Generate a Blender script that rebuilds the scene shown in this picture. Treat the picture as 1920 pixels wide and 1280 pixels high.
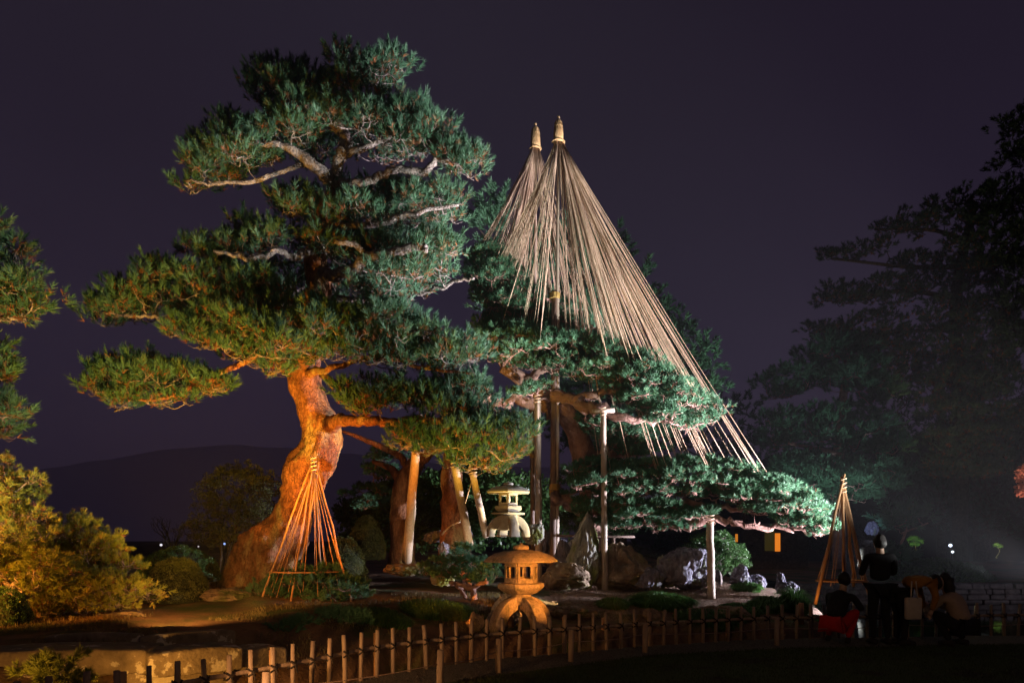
import bpy, math, random
import numpy as np
from mathutils import Vector, noise as mnoise

# ------------------------------------------------------------------ camera, sky, lamps
for _o in list(bpy.data.objects): bpy.data.objects.remove(_o)
scene = bpy.context.scene
C = scene.collection
F = 1280.0; HY = 1010.0; EYE = 1.6
def P(px, py, Y):
    """point at depth Y metres from the viewer for a direction measured on the photograph"""
    return np.array([(px - 960.0) * Y / F, Y, EYE + (HY - py) * Y / F])

cam = bpy.data.cameras.new('camera')
cam.lens = 24.0; cam.sensor_width = 36.0; cam.shift_y = (HY - 640.0) / 1920.0
cam.clip_end = 4000; cam.clip_start = 0.05
camo = bpy.data.objects.new('camera', cam); C.objects.link(camo)
camo.location = (0, 0, EYE); camo.rotation_euler = (math.radians(90), 0, 0)
scene.camera = camo

world = bpy.data.worlds.new('World'); scene.world = world; world.use_nodes = True
nt = world.node_tree; nt.nodes.clear()
wo = nt.nodes.new('ShaderNodeOutputWorld'); bg = nt.nodes.new('ShaderNodeBackground')
tc = nt.nodes.new('ShaderNodeTexCoord'); sx = nt.nodes.new('ShaderNodeSeparateXYZ'); rp = nt.nodes.new('ShaderNodeValToRGB')
nt.links.new(tc.outputs['Generated'], sx.inputs[0]); nt.links.new(sx.outputs['Z'], rp.inputs[0])
wn_ = nt.nodes.new('ShaderNodeTexNoise'); wn_.inputs['Scale'].default_value = 2.2; wn_.inputs['Detail'].default_value = 5
wm_ = nt.nodes.new('ShaderNodeMapRange'); wm_.inputs['To Min'].default_value = 0.84; wm_.inputs['To Max'].default_value = 1.16
wx_ = nt.nodes.new('ShaderNodeMix'); wx_.data_type = 'RGBA'; wx_.blend_type = 'MULTIPLY'; wx_.inputs[0].default_value = 1
nt.links.new(tc.outputs['Generated'], wn_.inputs['Vector']); nt.links.new(wn_.outputs[0], wm_.inputs[0]); nt.links.new(wm_.outputs[0], wx_.inputs[7])
nt.links.new(rp.outputs[0], wx_.inputs[6]); nt.links.new(wx_.outputs[2], bg.inputs[0]); nt.links.new(bg.outputs[0], wo.inputs[0])
e = rp.color_ramp.elements
e[0].position = 0.0; e[0].color = (0.0255, 0.0170, 0.0330, 1)
e[1].position = 1.0; e[1].color = (0.0105, 0.0078, 0.0135, 1)
m_ = e.new(0.22); m_.color = (0.0210, 0.0152, 0.0315, 1)
m_ = e.new(0.50); m_.color = (0.0155, 0.0112, 0.0220, 1)
bg.inputs[1].default_value = 1.0

WARM = (1.0, 0.29, 0.025); GOLD = (1.0, 0.46, 0.07); COOL = (0.98, 0.88, 1.0)
def spot(name, loc, aim, watts, col, cone, blend=0.7, size=0.08):
    l = bpy.data.lights.new(name, 'SPOT'); l.energy = watts; l.color = col
    l.spot_size = math.radians(cone); l.spot_blend = blend; l.shadow_soft_size = size
    o = bpy.data.objects.new(name, l); C.objects.link(o); o.location = loc
    d = Vector(aim) - Vector(loc); o.rotation_euler = d.to_track_quat('-Z', 'Y').to_euler()
    return o
# white mercury floodlights at the right, sodium lamps low in the garden, plus added fill spots
LILAC = (0.86, 0.86, 1.0)
spot('floodlight', (14.0, 12.5, 0.6), P(1120, 480, 17), 36000, COOL, 54, 0.6)
spot('floodlight', (9.5, 8.6, 0.5), P(760, 240, 15), 14000, (0.95, 0.98, 0.95), 54, 0.8)
spot('floodlight', (7.0, 8.0, 0.5), P(740, 220, 15), 9000, (0.90, 1.0, 0.92), 34, 0.9)  # extra spot added to brighten the treetop
spot('floodlight', (12.5, 15.2, 0.9), P(1260, 960, 16.5), 17500, LILAC, 56, 0.8)
spot('floodlight', (11.8, 13.4, 0.5), P(1120, 780, 16.5), 9500, COOL, 30, 0.8)
spot('floodlight', (12.0, 24.0, 0.5), P(1560, 800, 30), 900, (0.7, 0.9, 1.0), 70, 0.8)
spot('floodlight', (19.0, 26.0, 0.5), P(1800, 500, 38), 1700, (1.0, 0.75, 0.4), 70, 0.8)  # weak warm fill added to lift the dark pines at right
spot('floodlight', (14.0, 20.0, 0.5), P(1270, 620, 26), 5200, (0.85, 1.0, 0.95), 50, 0.8)
spot('garden_lamp', (-0.6, 10.35, 0.12), P(592, 820, 14.6), 4000, WARM, 46, 0.9)
spot('garden_lamp', (-1.5, 10.4, 0.15), P(890, 800, 13.2), 2300, (1.0, 0.58, 0.06), 50, 0.9)
spot('garden_lamp', (1.9, 10.9, 0.15), P(945, 820, 13.2), 2300, (1.0, 0.52, 0.05), 46, 0.9)
spot('garden_lamp', (-2.7, 10.3, 0.3), P(500, 1010, 14.7), 330, WARM, 70, 0.9)  # fill added to bring up the trunk base
spot('garden_lamp', (-4.6, 8.7, 0.9), (-5.2, 12.8, 0.8), 520, (1.0, 0.45, 0.10), 84, 0.9)  # unseen fill added to brighten the clipped domes
spot('garden_lamp', (-6.3, 6.4, 0.4), P(20, 540, 11.5), 2200, (1.0, 0.82, 0.42), 60, 0.9)
spot('garden_lamp', (1.0, 13.4, 0.4), P(670, 1020, 16.5), 420, (1.0, 0.80, 0.50), 56, 0.9)  # fill added for the two domes behind the big trunk
spot('garden_lamp', (-8.4, 7.2, 1.0), P(120, 1050, 11), 1500, (1.0, 0.40, 0.05), 66, 0.9)
spot('garden_lamp', (-3.4, 9.2, 0.5), P(320, 620, 14), 7000, (1.0, 0.50, 0.05), 72, 0.9)
spot('garden_lamp', (-9.5, 6.5, 2.6), (-5.6, 13.5, 0.4), 3000, WARM, 44, 0.9)  # raised out-of-frame fill, added to brighten the ground and left shrubs
spot('garden_lamp', (-3.6, 5.95, 0.22), (-2.9, 7.6, 0.25), 110, (1.0, 0.45, 0.08), 130, 0.9, 0.05)
spot('garden_lamp', (-4.35, 5.5, 0.2), (-4.6, 7.3, 0.25), 60, (1.0, 0.45, 0.08), 130, 0.9, 0.05)  # second spot added because the bridge's left end stayed dark
spot('garden_lamp', (3.5, 7.4, 1.3), P(980, 1090, 11.3), 2700, (1.0, 0.36, 0.05), 17, 0.6, 0.05)
spot('garden_lamp', (-2.4, 4.9, 0.6), P(690, 1235, 7.6), 360, (1.0, 0.50, 0.18), 60, 0.9, 0.05)
spot('garden_lamp', (5.0, 11.6, 0.32), P(1582, 1020, 12.2), 18, (1.0, 0.42, 0.08), 80, 0.8, 0.03)
spot('garden_lamp', (4.3, 14.9, 0.75), P(952, 950, 14.5), 8500, (1.0, 0.76, 0.34), 18, 0.5, 0.05)
spot('path_fill', (3.5, -3.0, 4.5), (2.0, 9.5, 0.0), 330, (1.0, 0.60, 0.25), 90, 0.9, 0.1)  # unseen weak fill added behind the camera to lift lawn and fence

scene.view_settings.view_transform = 'Standard'; scene.view_settings.look = 'None'
scene.view_settings.exposure = 0; scene.view_settings.gamma = 1
scene.view_settings.use_curve_mapping = False
scene.render.engine = 'CYCLES'
scene.cycles.max_bounces = 4; scene.cycles.diffuse_bounces = 2; scene.cycles.glossy_bounces = 2
scene.cycles.transparent_max_bounces = 6; scene.cycles.use_denoising = True

# ------------------------------------------------------------------ materials
def node_mat(name): 
    m = bpy.data.materials.new(name); m.use_nodes = True; return m, m.node_tree, m.node_tree.nodes['Principled BSDF']
def mat(name, c1, c2=None, scale=3.0, rough=0.85, bump=0.0, bscale=None, detail=6, c3=None, c3scale=1.2, c3lo=0.52, c3hi=0.62,
        stretch=None, spec=0.25, vor=0.0, vscale=8.0, dist=0.05):
    m, t, b = node_mat(name); N = t.nodes.new; Lk = t.links.new
    tcn = N('ShaderNodeTexCoord'); mp = N('ShaderNodeMapping'); Lk(tcn.outputs['Object'], mp.inputs[0])
    if stretch: mp.inputs['Scale'].default_value = stretch
    n1 = N('ShaderNodeTexNoise'); n1.inputs['Scale'].default_value = scale; n1.inputs['Detail'].default_value = detail
    n1.inputs['Roughness'].default_value = 0.65
    Lk(mp.outputs[0], n1.inputs['Vector'])
    r = N('ShaderNodeValToRGB'); r.color_ramp.elements[0].position = 0.33; r.color_ramp.elements[1].position = 0.67
    r.color_ramp.elements[0].color = (*c1, 1); r.color_ramp.elements[1].color = (*(c2 or c1), 1)
    Lk(n1.outputs[0], r.inputs[0]); col = r.outputs[0]
    if c3:
        n2 = N('ShaderNodeTexNoise'); n2.inputs['Scale'].default_value = c3scale; n2.inputs['Detail'].default_value = 7
        n2.inputs['Roughness'].default_value = 0.6
        Lk(mp.outputs[0], n2.inputs['Vector'])
        r2 = N('ShaderNodeValToRGB'); r2.color_ramp.elements[0].position = c3lo; r2.color_ramp.elements[1].position = c3hi
        Lk(n2.outputs[0], r2.inputs[0])
        mx = N('ShaderNodeMix'); mx.data_type = 'RGBA'; Lk(r2.outputs[0], mx.inputs[0]); Lk(col, mx.inputs[6]); mx.inputs[7].default_value = (*c3, 1)
        col = mx.outputs[2]
    Lk(col, b.inputs['Base Color']); b.inputs['Roughness'].default_value = rough
    b.inputs['Specular IOR Level'].default_value = spec
    last = None
    if vor:
        v = N('ShaderNodeTexVoronoi'); v.feature = 'DISTANCE_TO_EDGE'; v.inputs['Scale'].default_value = vscale
        wn = N('ShaderNodeTexNoise'); wn.inputs['Scale'].default_value = vscale * 0.8; Lk(mp.outputs[0], wn.inputs['Vector'])
        ad = N('ShaderNodeMix'); ad.data_type = 'VECTOR'; ad.inputs[0].default_value = 0.18
        Lk(mp.outputs[0], ad.inputs[4]); Lk(wn.outputs['Color'], ad.inputs[5]); Lk(ad.outputs[1], v.inputs['Vector'])
        cr = N('ShaderNodeMapRange'); cr.inputs['From Max'].default_value = 0.12; Lk(v.outputs['Distance'], cr.inputs[0])
        bp = N('ShaderNodeBump'); bp.inputs['Strength'].default_value = vor; bp.inputs['Distance'].default_value = 0.03
        Lk(cr.outputs[0], bp.inputs['Height']); last = bp
        mm = N('ShaderNodeMix'); mm.data_type = 'RGBA'; mm.blend_type = 'MULTIPLY'; mm.inputs[0].default_value = 0.7
        rr = N('ShaderNodeValToRGB'); rr.color_ramp.elements[0].color = (0.3, 0.25, 0.22, 1); rr.color_ramp.elements[1].position = 0.5
        Lk(cr.outputs[0], rr.inputs[0]); Lk(col, mm.inputs[6]); Lk(rr.outputs[0], mm.inputs[7]); Lk(mm.outputs[2], b.inputs['Base Color'])
    if bump:
        nb = N('ShaderNodeTexNoise'); nb.inputs['Scale'].default_value = bscale or scale * 4; nb.inputs['Detail'].default_value = 8
        Lk(mp.outputs[0], nb.inputs['Vector'])
        b2 = N('ShaderNodeBump'); b2.inputs['Strength'].default_value = bump; b2.inputs['Distance'].default_value = dist
        Lk(nb.outputs[0], b2.inputs['Height'])
        if last: Lk(last.outputs[0], b2.inputs['Normal'])
        last = b2
    if last: Lk(last.outputs[0], b.inputs['Normal'])
    return m
def leaf_mat(name, c1, c2, c3=None, scale=1.5, c3amt=(0.6, 0.72), rough=0.55, trans=0.3):
    m = mat(name, c1, c2, scale=scale, rough=rough, detail=3, c3=c3, c3scale=2.3, c3lo=c3amt[0], c3hi=c3amt[1], spec=0.35)
    t = m.node_tree; b = t.nodes['Principled BSDF']; out = t.nodes['Material Output']
    tr = t.nodes.new('ShaderNodeBsdfTranslucent'); mx = t.nodes.new('ShaderNodeMixShader'); mx.inputs[0].default_value = trans
    t.links.new(b.inputs['Base Color'].links[0].from_socket, tr.inputs[0])
    t.links.new(b.outputs[0], mx.inputs[1]); t.links.new(tr.outputs[0], mx.inputs[2]); t.links.new(mx.outputs[0], out.inputs[0])
    return m
def glow(name, col, s):
    m, t, b = node_mat(name); b.inputs['Base Color'].default_value = (0.02, 0.02, 0.02, 1)
    b.inputs['Emission Color'].default_value = (*col, 1); b.inputs['Emission Strength'].default_value = s; return m

M = {}
M['needle'] = leaf_mat('pine_needles', (0.030, 0.080, 0.042), (0.062, 0.145, 0.080), (0.12, 0.125, 0.05))
M['needle_old'] = leaf_mat('old_needles', (0.22, 0.075, 0.030), (0.14, 0.075, 0.03))
M['needle_soft'] = leaf_mat('soft_pine_needles', (0.060, 0.150, 0.078), (0.108, 0.245, 0.130), (0.13, 0.22, 0.09), scale=1.0)
M['needle_gold'] = leaf_mat('golden_needles', (0.13, 0.17, 0.025), (0.24, 0.25, 0.04), (0.36, 0.19, 0.03), scale=1.6, c3amt=(0.58, 0.72))
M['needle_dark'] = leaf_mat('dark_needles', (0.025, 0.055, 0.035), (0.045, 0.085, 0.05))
M['leaf'] = leaf_mat('broad_leaves', (0.035, 0.085, 0.025), (0.07, 0.15, 0.04), rough=0.35)
M['leaf_olive'] = leaf_mat('olive_leaves', (0.07, 0.085, 0.025), (0.12, 0.13, 0.04), (0.16, 0.10, 0.035), scale=3)
M['leaf_red'] = leaf_mat('red_maple_leaves', (0.50, 0.16, 0.11), (0.62, 0.26, 0.18))
M['blade'] = leaf_mat('grass_blades', (0.05, 0.13, 0.03), (0.10, 0.22, 0.05), scale=2)
M['blade_dry'] = leaf_mat('dry_grass', (0.12, 0.10, 0.04), (0.20, 0.15, 0.06), scale=2)
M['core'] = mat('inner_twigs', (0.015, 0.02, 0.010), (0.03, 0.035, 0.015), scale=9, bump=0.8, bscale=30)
M['bark'] = mat('pine_bark', (0.12, 0.045, 0.022), (0.34, 0.145, 0.07), scale=7, rough=0.9, bump=1.0, bscale=26, dist=0.04, vor=0.55, vscale=13,
                stretch=(1, 1, 0.45), c3=(0.34, 0.24, 0.12), c3scale=2.4)
M['bark_limb'] = mat('limb_bark', (0.12, 0.095, 0.085), (0.34, 0.28, 0.26), scale=9, rough=0.9, bump=1.0, bscale=24, dist=0.07, vor=0.5, vscale=14)
M['bark_pink'] = mat('red_pine_bark', (0.26, 0.14, 0.11), (0.44, 0.27, 0.22), scale=7, rough=0.85, bump=0.8, bscale=25)
M['bark_dark'] = mat('dark_bark', (0.035, 0.025, 0.02), (0.08, 0.06, 0.045), scale=7, rough=0.95, bump=0.8, bscale=20, vor=0.6, vscale=6)
M['pole'] = mat('weathered_pole_wood', (0.32, 0.23, 0.17), (0.50, 0.40, 0.32), scale=6, stretch=(6, 6, 0.7), rough=0.6, bump=0.4, bscale=20, spec=0.4, dist=0.01)
M['pole_dark'] = mat('brown_pole_wood', (0.14, 0.085, 0.06), (0.22, 0.15, 0.12), scale=6, stretch=(6, 6, 0.7), rough=0.6, bump=0.4, bscale=20, spec=0.4, dist=0.01)
M['rope'] = mat('straw_rope', (0.46, 0.32, 0.21), (0.64, 0.47, 0.33), scale=14, rough=0.9, bump=0.5, bscale=90, dist=0.004)
M['straw'] = mat('straw', (0.42, 0.26, 0.11), (0.58, 0.39, 0.19), scale=10, stretch=(8, 8, 1), rough=0.9, bump=0.8, bscale=40, dist=0.01)
M['band'] = mat('yellow_palm_twine', (0.42, 0.26, 0.07), (0.55, 0.36, 0.12), scale=10, stretch=(1, 1, 12), rough=0.9, bump=0.8, bscale=30, dist=0.01)
M['bamboo'] = mat('dry_bamboo', (0.26, 0.13, 0.06), (0.42, 0.24, 0.12), scale=5, stretch=(4, 4, 0.5), rough=0.5, spec=0.4, bump=0.15, bscale=20, dist=0.01)
M['fencewood'] = mat('grey_bamboo', (0.17, 0.115, 0.08), (0.30, 0.215, 0.155), scale=6, stretch=(4, 4, 0.6), rough=0.6, bump=0.3, bscale=25, dist=0.01, c3=(0.14, 0.10, 0.08))
M['twine'] = mat('black_palm_twine', (0.012, 0.010, 0.010), (0.03, 0.022, 0.02), scale=30, rough=0.95, bump=0.8, bscale=80, dist=0.006)
M['stone'] = mat('lantern_stone', (0.24, 0.17, 0.13), (0.46, 0.35, 0.27), scale=26, rough=0.9, bump=0.75, bscale=70, dist=0.012, c3=(0.14, 0.12, 0.08), c3scale=6, c3lo=0.5, c3hi=0.66)
M['stone_pale'] = mat('pale_lantern_stone', (0.28, 0.26, 0.22), (0.42, 0.39, 0.33), scale=10, rough=0.9, bump=0.4, bscale=60, dist=0.01)
M['rock'] = mat('grey_rock', (0.06, 0.058, 0.078), (0.22, 0.205, 0.265), scale=5, rough=0.85, bump=1.0, bscale=9, dist=0.07, stretch=(1.6, 1, 0.5), c3=(0.09, 0.10, 0.05), c3scale=2.0, c3lo=0.56, c3hi=0.64)
M['rock_moss'] = mat('mossy_rock', (0.16, 0.15, 0.13), (0.34, 0.32, 0.28), scale=4, rough=0.9, bump=1.0, bscale=9, dist=0.07, stretch=(1, 1, 0.5), c3=(0.13, 0.15, 0.04), c3scale=1.8, c3lo=0.47, c3hi=0.56)
M['rock_brown'] = mat('brown_rock', (0.13, 0.09, 0.06), (0.28, 0.2, 0.14), scale=4, rough=0.9, bump=1.0, bscale=10, dist=0.06, c3=(0.09, 0.10, 0.03), c3scale=1.5)
M['rock_stripe'] = mat('veined_rock', (0.12, 0.13, 0.18), (0.50, 0.42, 0.38), scale=5, stretch=(1.5, 1.5, 0.25), rough=0.8, bump=1.0, bscale=12, dist=0.05)
M['bridge'] = mat('bridge_stone', (0.15, 0.115, 0.075), (0.27, 0.21, 0.14), scale=6, rough=0.9, bump=0.9, bscale=25, dist=0.02, c3=(0.50, 0.44, 0.34), c3scale=3.0, c3lo=0.575, c3hi=0.60)
M['wall'] = mat('bank_stone', (0.07, 0.065, 0.065), (0.17, 0.155, 0.16), scale=5, rough=0.9, bump=0.9, bscale=15, dist=0.03)
M['earth'] = mat('garden_earth', (0.10, 0.055, 0.03), (0.20, 0.115, 0.065), scale=1.6, rough=0.95, bump=1.0, bscale=24, dist=0.03, c3=(0.05, 0.07, 0.02), c3scale=0.55, c3lo=0.5, c3hi=0.62, detail=10)
M['litter'] = mat('needle_litter', (0.16, 0.09, 0.06), (0.34, 0.23, 0.17), scale=14, rough=0.95, bump=1.0, bscale=40, dist=0.03, detail=10, stretch=(1, 1.6, 1))
M['lawn'] = mat('lawn_turf', (0.028, 0.042, 0.010), (0.055, 0.075, 0.018), scale=20, rough=0.95, bump=1.0, bscale=90, dist=0.03, c3=(0.03, 0.028, 0.012))
M['gravel'] = mat('path_gravel', (0.05, 0.042, 0.036), (0.17, 0.14, 0.115), scale=55, rough=0.95, bump=1.0, bscale=60, dist=0.03)
M['far'] = mat('wooded_slope', (0.010, 0.014, 0.010), (0.03, 0.035, 0.025), scale=0.3, bump=1, bscale=1)
M['hill'] = mat('distant_hill', (0.84, 0.80, 0.86), (0.86, 0.82, 0.88), scale=0.02)  # distance haze painted in as a near-white albedo
mw, t_, b_ = node_mat('pond_water'); M['water'] = mw
b_.inputs['Base Color'].default_value = (0.006, 0.008, 0.008, 1); b_.inputs['Roughness'].default_value = 0.06; b_.inputs['IOR'].default_value = 1.33
nn = t_.nodes.new('ShaderNodeTexNoise'); nn.inputs['Scale'].default_value = 3; nn.inputs['Detail'].default_value = 4
bb = t_.nodes.new('ShaderNodeBump'); bb.inputs['Strength'].default_value = 0.15; bb.inputs['Distance'].default_value = 0.05
t_.links.new(nn.outputs[0], bb.inputs['Height']); t_.links.new(bb.outputs[0], b_.inputs['Normal'])
def cloth(n, c): return mat(n, tuple(x * 0.8 for x in c), c, scale=14, rough=0.9, bump=0.3, bscale=30, dist=0.02)
M['skin'] = mat('skin', (0.38, 0.24, 0.17), (0.42, 0.27, 0.19), scale=10, rough=0.6)
M['hair'] = mat('black_hair', (0.010, 0.008, 0.008), (0.02, 0.016, 0.014), scale=30, stretch=(8, 8, 1), rough=0.5, bump=0.5, bscale=60, dist=0.01)

# ------------------------------------------------------------------ object helpers
def tag(o, label=None, cat=None, group=None, kind=None):
    if label: o['label'] = label
    if cat: o['category'] = cat
    if group: o['group'] = group
    if kind: o['kind'] = kind
    return o
def empty(name, loc, label, cat, group=None):
    o = bpy.data.objects.new(name, None); C.objects.link(o); o.location = [float(v) for v in loc]; o.empty_display_size = 0.2
    return tag(o, label, cat, group)
def mesh_np(name, V, polys, material, parent=None, smooth=False, mat_idx=None):
    """V (n,3) world coordinates; polys: list of (m,k) index arrays or lists; child meshes are stored relative to the parent's base"""
    V = np.asarray(V, dtype=np.float64)
    if parent is not None: V = V - np.array(parent.matrix_world.translation if parent.parent else parent.location)
    me = bpy.data.meshes.new(name)
    loops = []; starts = []; cur = 0
    for p in polys:
        if isinstance(p, np.ndarray):
            m, k = p.shape; loops.append(p.reshape(-1)); starts.append(cur + np.arange(m) * k); cur += m * k
        else:
            for f in p:
                loops.append(np.array(f)); starts.append(np.array([cur])); cur += len(f)
    loops = np.concatenate(loops).astype(np.int32); starts = np.concatenate(starts).astype(np.int32)
    me.vertices.add(len(V)); me.vertices.foreach_set('co', V.reshape(-1).astype(np.float32))
    me.loops.add(len(loops)); me.loops.foreach_set('vertex_index', loops)
    me.polygons.add(len(starts)); me.polygons.foreach_set('loop_start', starts)
    mats = material if isinstance(material, (list, tuple)) else [material]
    for x in mats: me.materials.append(x)
    if mat_idx is not None: me.polygons.foreach_set('material_index', np.asarray(mat_idx, dtype=np.int32))
    if smooth: me.polygons.foreach_set('use_smooth', np.ones(len(starts), dtype=bool))
    me.update(calc_edges=True)
    o = bpy.data.objects.new(name, me); C.objects.link(o)
    if parent is not None: o.parent = parent
    return o
def curve_pts(pts, n=6):
    """Catmull-Rom through points given as rows (any number of columns)"""
    p = np.asarray(pts, dtype=float)
    if len(p) < 3: 
        t = np.linspace(0, 1, n + 1)[:, None]; return p[0] * (1 - t) + p[-1] * t
    q = np.vstack([2 * p[0] - p[1], p, 2 * p[-1] - p[-2]]); out = []
    for i in range(1, len(q) - 2):
        for t in np.linspace(0, 1, n, endpoint=False):
            a, b, c, d = q[i - 1], q[i], q[i + 1], q[i + 2]
            out.append(0.5 * ((2 * b) + (-a + c) * t + (2 * a - 5 * b + 4 * c - d) * t * t + (-a + 3 * b - 3 * c + d) * t ** 3))
    out.append(p[-1]); return np.array(out)
class MB:
    """collects verts and faces"""
    def __init__(s): s.v = []; s.f = []; s.n = 0
    def add(s, V, faces):
        V = np.asarray(V, dtype=float); s.v.append(V)
        for f in faces: s.f.append(f + s.n if isinstance(f, np.ndarray) else [[i + s.n for i in q] for q in f])
        s.n += len(V)
    def tube(s, path, rad, k=8, rough=0.0, seed=0, cap=True, lump=0.0):
        path = np.asarray(path, float); n = len(path); rad = np.broadcast_to(np.asarray(rad, float), (n,))
        T = np.gradient(path, axis=0); T /= (np.linalg.norm(T, axis=1)[:, None] + 1e-9)
        ref = np.array([0.31, 0.17, 0.93]) if abs(T.mean(0)[2]) < 0.75 else np.array([0.9, 0.4, 0.1])
        U = np.cross(T, ref); U /= (np.linalg.norm(U, axis=1)[:, None] + 1e-9); W = np.cross(T, U)
        a = np.arange(k) * 2 * math.pi / k
        R = np.repeat(rad[:, None], k, 1)
        if rough:
            rg = np.random.default_rng(seed)
            R = R * (1 + rough * rg.uniform(-1, 1, R.shape))
        ring = path[:, None, :] + R[..., None] * (np.cos(a)[None, :, None] * U[:, None, :] + np.sin(a)[None, :, None] * W[:, None, :])
        V = ring.reshape(-1, 3)
        if lump:
            for i in range(len(V)):
                q = Vector(V[i]); c = path[i // k]; d = V[i] - c
                V[i] = c + d * (1 + lump * (mnoise.noise(q * 2.3) + 0.6 * mnoise.noise(q * 6.5) + 0.3 * mnoise.noise(q * 17)))
        i = np.arange(n - 1)[:, None] * k; j = np.arange(k)[None, :]; j2 = (j + 1) % k
        Q = np.stack([i + j, i + j2, i + k + j2, i + k + j], -1).reshape(-1, 4)
        fs = [Q]
        if cap: fs.append([list(range(k))[::-1], [(n - 1) * k + q for q in range(k)]])
        s.add(V, fs)
    def box(s, c, size, rz=0.0, taper=1.0):
        sx_, sy_, sz_ = [q / 2 for q in size]; V = []
        for z in (-1, 1):
            for x, y in ((-1, -1), (1, -1), (1, 1), (-1, 1)):
                k = taper if z > 0 else 1; V.append((x * sx_ * k, y * sy_ * k, z * sz_))
        V = np.array(V); cr, sr = math.cos(rz), math.sin(rz)
        V = np.stack([V[:, 0] * cr - V[:, 1] * sr, V[:, 0] * sr + V[:, 1] * cr, V[:, 2]], 1) + np.asarray(c)
        s.add(V, [[[3, 2, 1, 0], [4, 5, 6, 7], [0, 1, 5, 4], [1, 2, 6, 5], [2, 3, 7, 6], [3, 0, 4, 7]]])
    def lathe(s, c, prof, k=24, rot=0.0, sq=(1, 1)):
        c = np.asarray(c, float); a = rot + np.arange(k) * 2 * math.pi / k; V = []
        for r, z in prof:
            V.append(np.stack([c[0] + r * np.cos(a) * sq[0], c[1] + r * np.sin(a) * sq[1], np.full(k, c[2] + z)], 1))
        V = np.concatenate(V); n = len(prof)
        i = np.arange(n - 1)[:, None] * k; j = np.arange(k)[None, :]; j2 = (j + 1) % k
        Q = np.stack([i + j, i + j2, i + k + j2, i + k + j], -1).reshape(-1, 4)
        s.add(V, [Q, [list(range(k))[::-1], [(n - 1) * k + q for q in range(k)]]])
    def build(s, name, material, parent=None, smooth=False, bevel=0.0):
        o = mesh_np(name, np.concatenate(s.v), s.f, material, parent, smooth)
        if bevel:
            b = o.modifiers.new('bevel', 'BEVEL'); b.width = bevel; b.segments = 2; b.limit_method = 'ANGLE'
        return o
def one_tube(name, a, b, r0, r1, material, parent, k=8, sag=0.0, n=2, wob=0.0, seed=0, smooth=True):
    a = np.asarray(a, float); b = np.asarray(b, float); t = np.linspace(0, 1, n)[:, None]
    p = a * (1 - t) + b * t; p[:, 2] -= (sag * 4 * t * (1 - t))[:, 0]
    if wob:
        rg = np.random.default_rng(seed); p[1:-1] += rg.normal(0, wob, p[1:-1].shape)
    m = MB(); m.tube(p, np.linspace(r0, r1, n), k); return m.build(name, material, parent, smooth)

# ------------------------------------------------------------------ ground
FX = [-9, -6.0, -4.4, -3.04, -2.43, -1.97, -1.66, -0.38, 1.9, 3.6, 4.87, 8.0, 16.0]
FY = [2.2, 3.2, 4.3, 5.73, 6.50, 7.25, 7.85, 8.98, 10.1, 10.75, 10.95, 11.25, 11.6]
def fence_y(x): return np.interp(x, FX, FY)
def sst(a, b, x): 
    t = np.clip((x - a) / (b - a), 0, 1); return t * t * (3 - 2 * t)
def H(x, y):
    x = np.asarray(x, float); y = np.asarray(y, float)
    d = y - fence_y(x); k = 1 + np.clip(-x - 1, 0, 3.2) * 0.42; d2 = d / k
    h = -0.50 * sst(0.12, 0.5, d2) + 0.60 * sst(0.75, 1.5, d2) + 0.30 * sst(1.6, 5, d)
    h = h - 0.25 * sst(24, 34, y)
    pond = sst(0, 1.6, x - (5.6 + 0.12 * (y - 12) + 0.35 * np.sin(y * 1.3))) * sst(0.3, 0.9, d)
    h = h * (1 - pond) + (-0.75) * pond
    h = h + (0.035 * np.sin(x * 1.7 + 0.6 * np.sin(y * 1.1)) * np.sin(y * 1.3 + 0.4) + 0.012 * np.sin(x * 5.1 + y * 2) * np.sin(y * 4.3)) * sst(0.9, 2.5, d)
    h = h + 0.16 * np.exp(-(((x + 4.6) / 2.6) ** 2 + ((y - 13.8) / 1.8) ** 2))
    return h
def ground_hit(px, py):
    for Y in np.arange(4, 60, 0.03):
        p = P(px, py, Y)
        if p[2] <= float(H(p[0], Y)): return p
    return P(px, py, 30)
xs = np.concatenate([np.arange(-30, -10, 0.5), np.arange(-10, 9, 0.12), np.arange(9, 45, 0.5)])
ys = np.concatenate([np.arange(1.0, 4, 0.3), np.arange(4, 20, 0.12), np.arange(20, 75, 0.6)])
GX, GY = np.meshgrid(xs, ys); GZ = H(GX, GY)
far = sst(33, 45, GY) * sst(12, 24, GX + 0.0 * GY); GZ = GZ + far * 0.0
jit = np.array([mnoise.noise(Vector((a * 3.1, b * 3.1, 0))) + 0.5 * mnoise.noise(Vector((a * 9, b * 9, 3))) for a, b in zip(GX.reshape(-1), GY.reshape(-1))]).reshape(GX.shape)
GZ = GZ + 0.022 * jit * sst(0.4, 2.0, GY - fence_y(GX))
n0, n1 = GX.shape; idx = np.arange(n0 * n1).reshape(n0, n1)
Q = np.stack([idx[:-1, :-1], idx[:-1, 1:], idx[1:, 1:], idx[1:, :-1]], -1).reshape(-1, 4)
cx = GX.reshape(-1)[Q].mean(1); cy = GY.reshape(-1)[Q].mean(1)
lit = ((cx > 0.9 + 0.3 * np.sin(cy * 3)) & (cy > 13.2 + 0.5 * np.sin(cx * 2.1)) & (cy < 24)).astype(int)
tag(mesh_np('ground', np.stack([GX, GY, GZ], -1).reshape(-1, 3), [Q], [M['earth'], M['litter']], None, True, lit), kind='structure')
mb = MB(); mb.box((0, 900, -1.3), (5000, 2000, 0.2)); tag(mb.build('terrain', M['far']), kind='structure')
WZ = -0.33
V = np.array([[-30, 2, WZ], [45, 2, WZ], [45, 74, WZ], [-30, 74, WZ]]); tag(mesh_np('water', V, [[[0, 1, 2, 3]]], M['water']), kind='structure')
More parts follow.
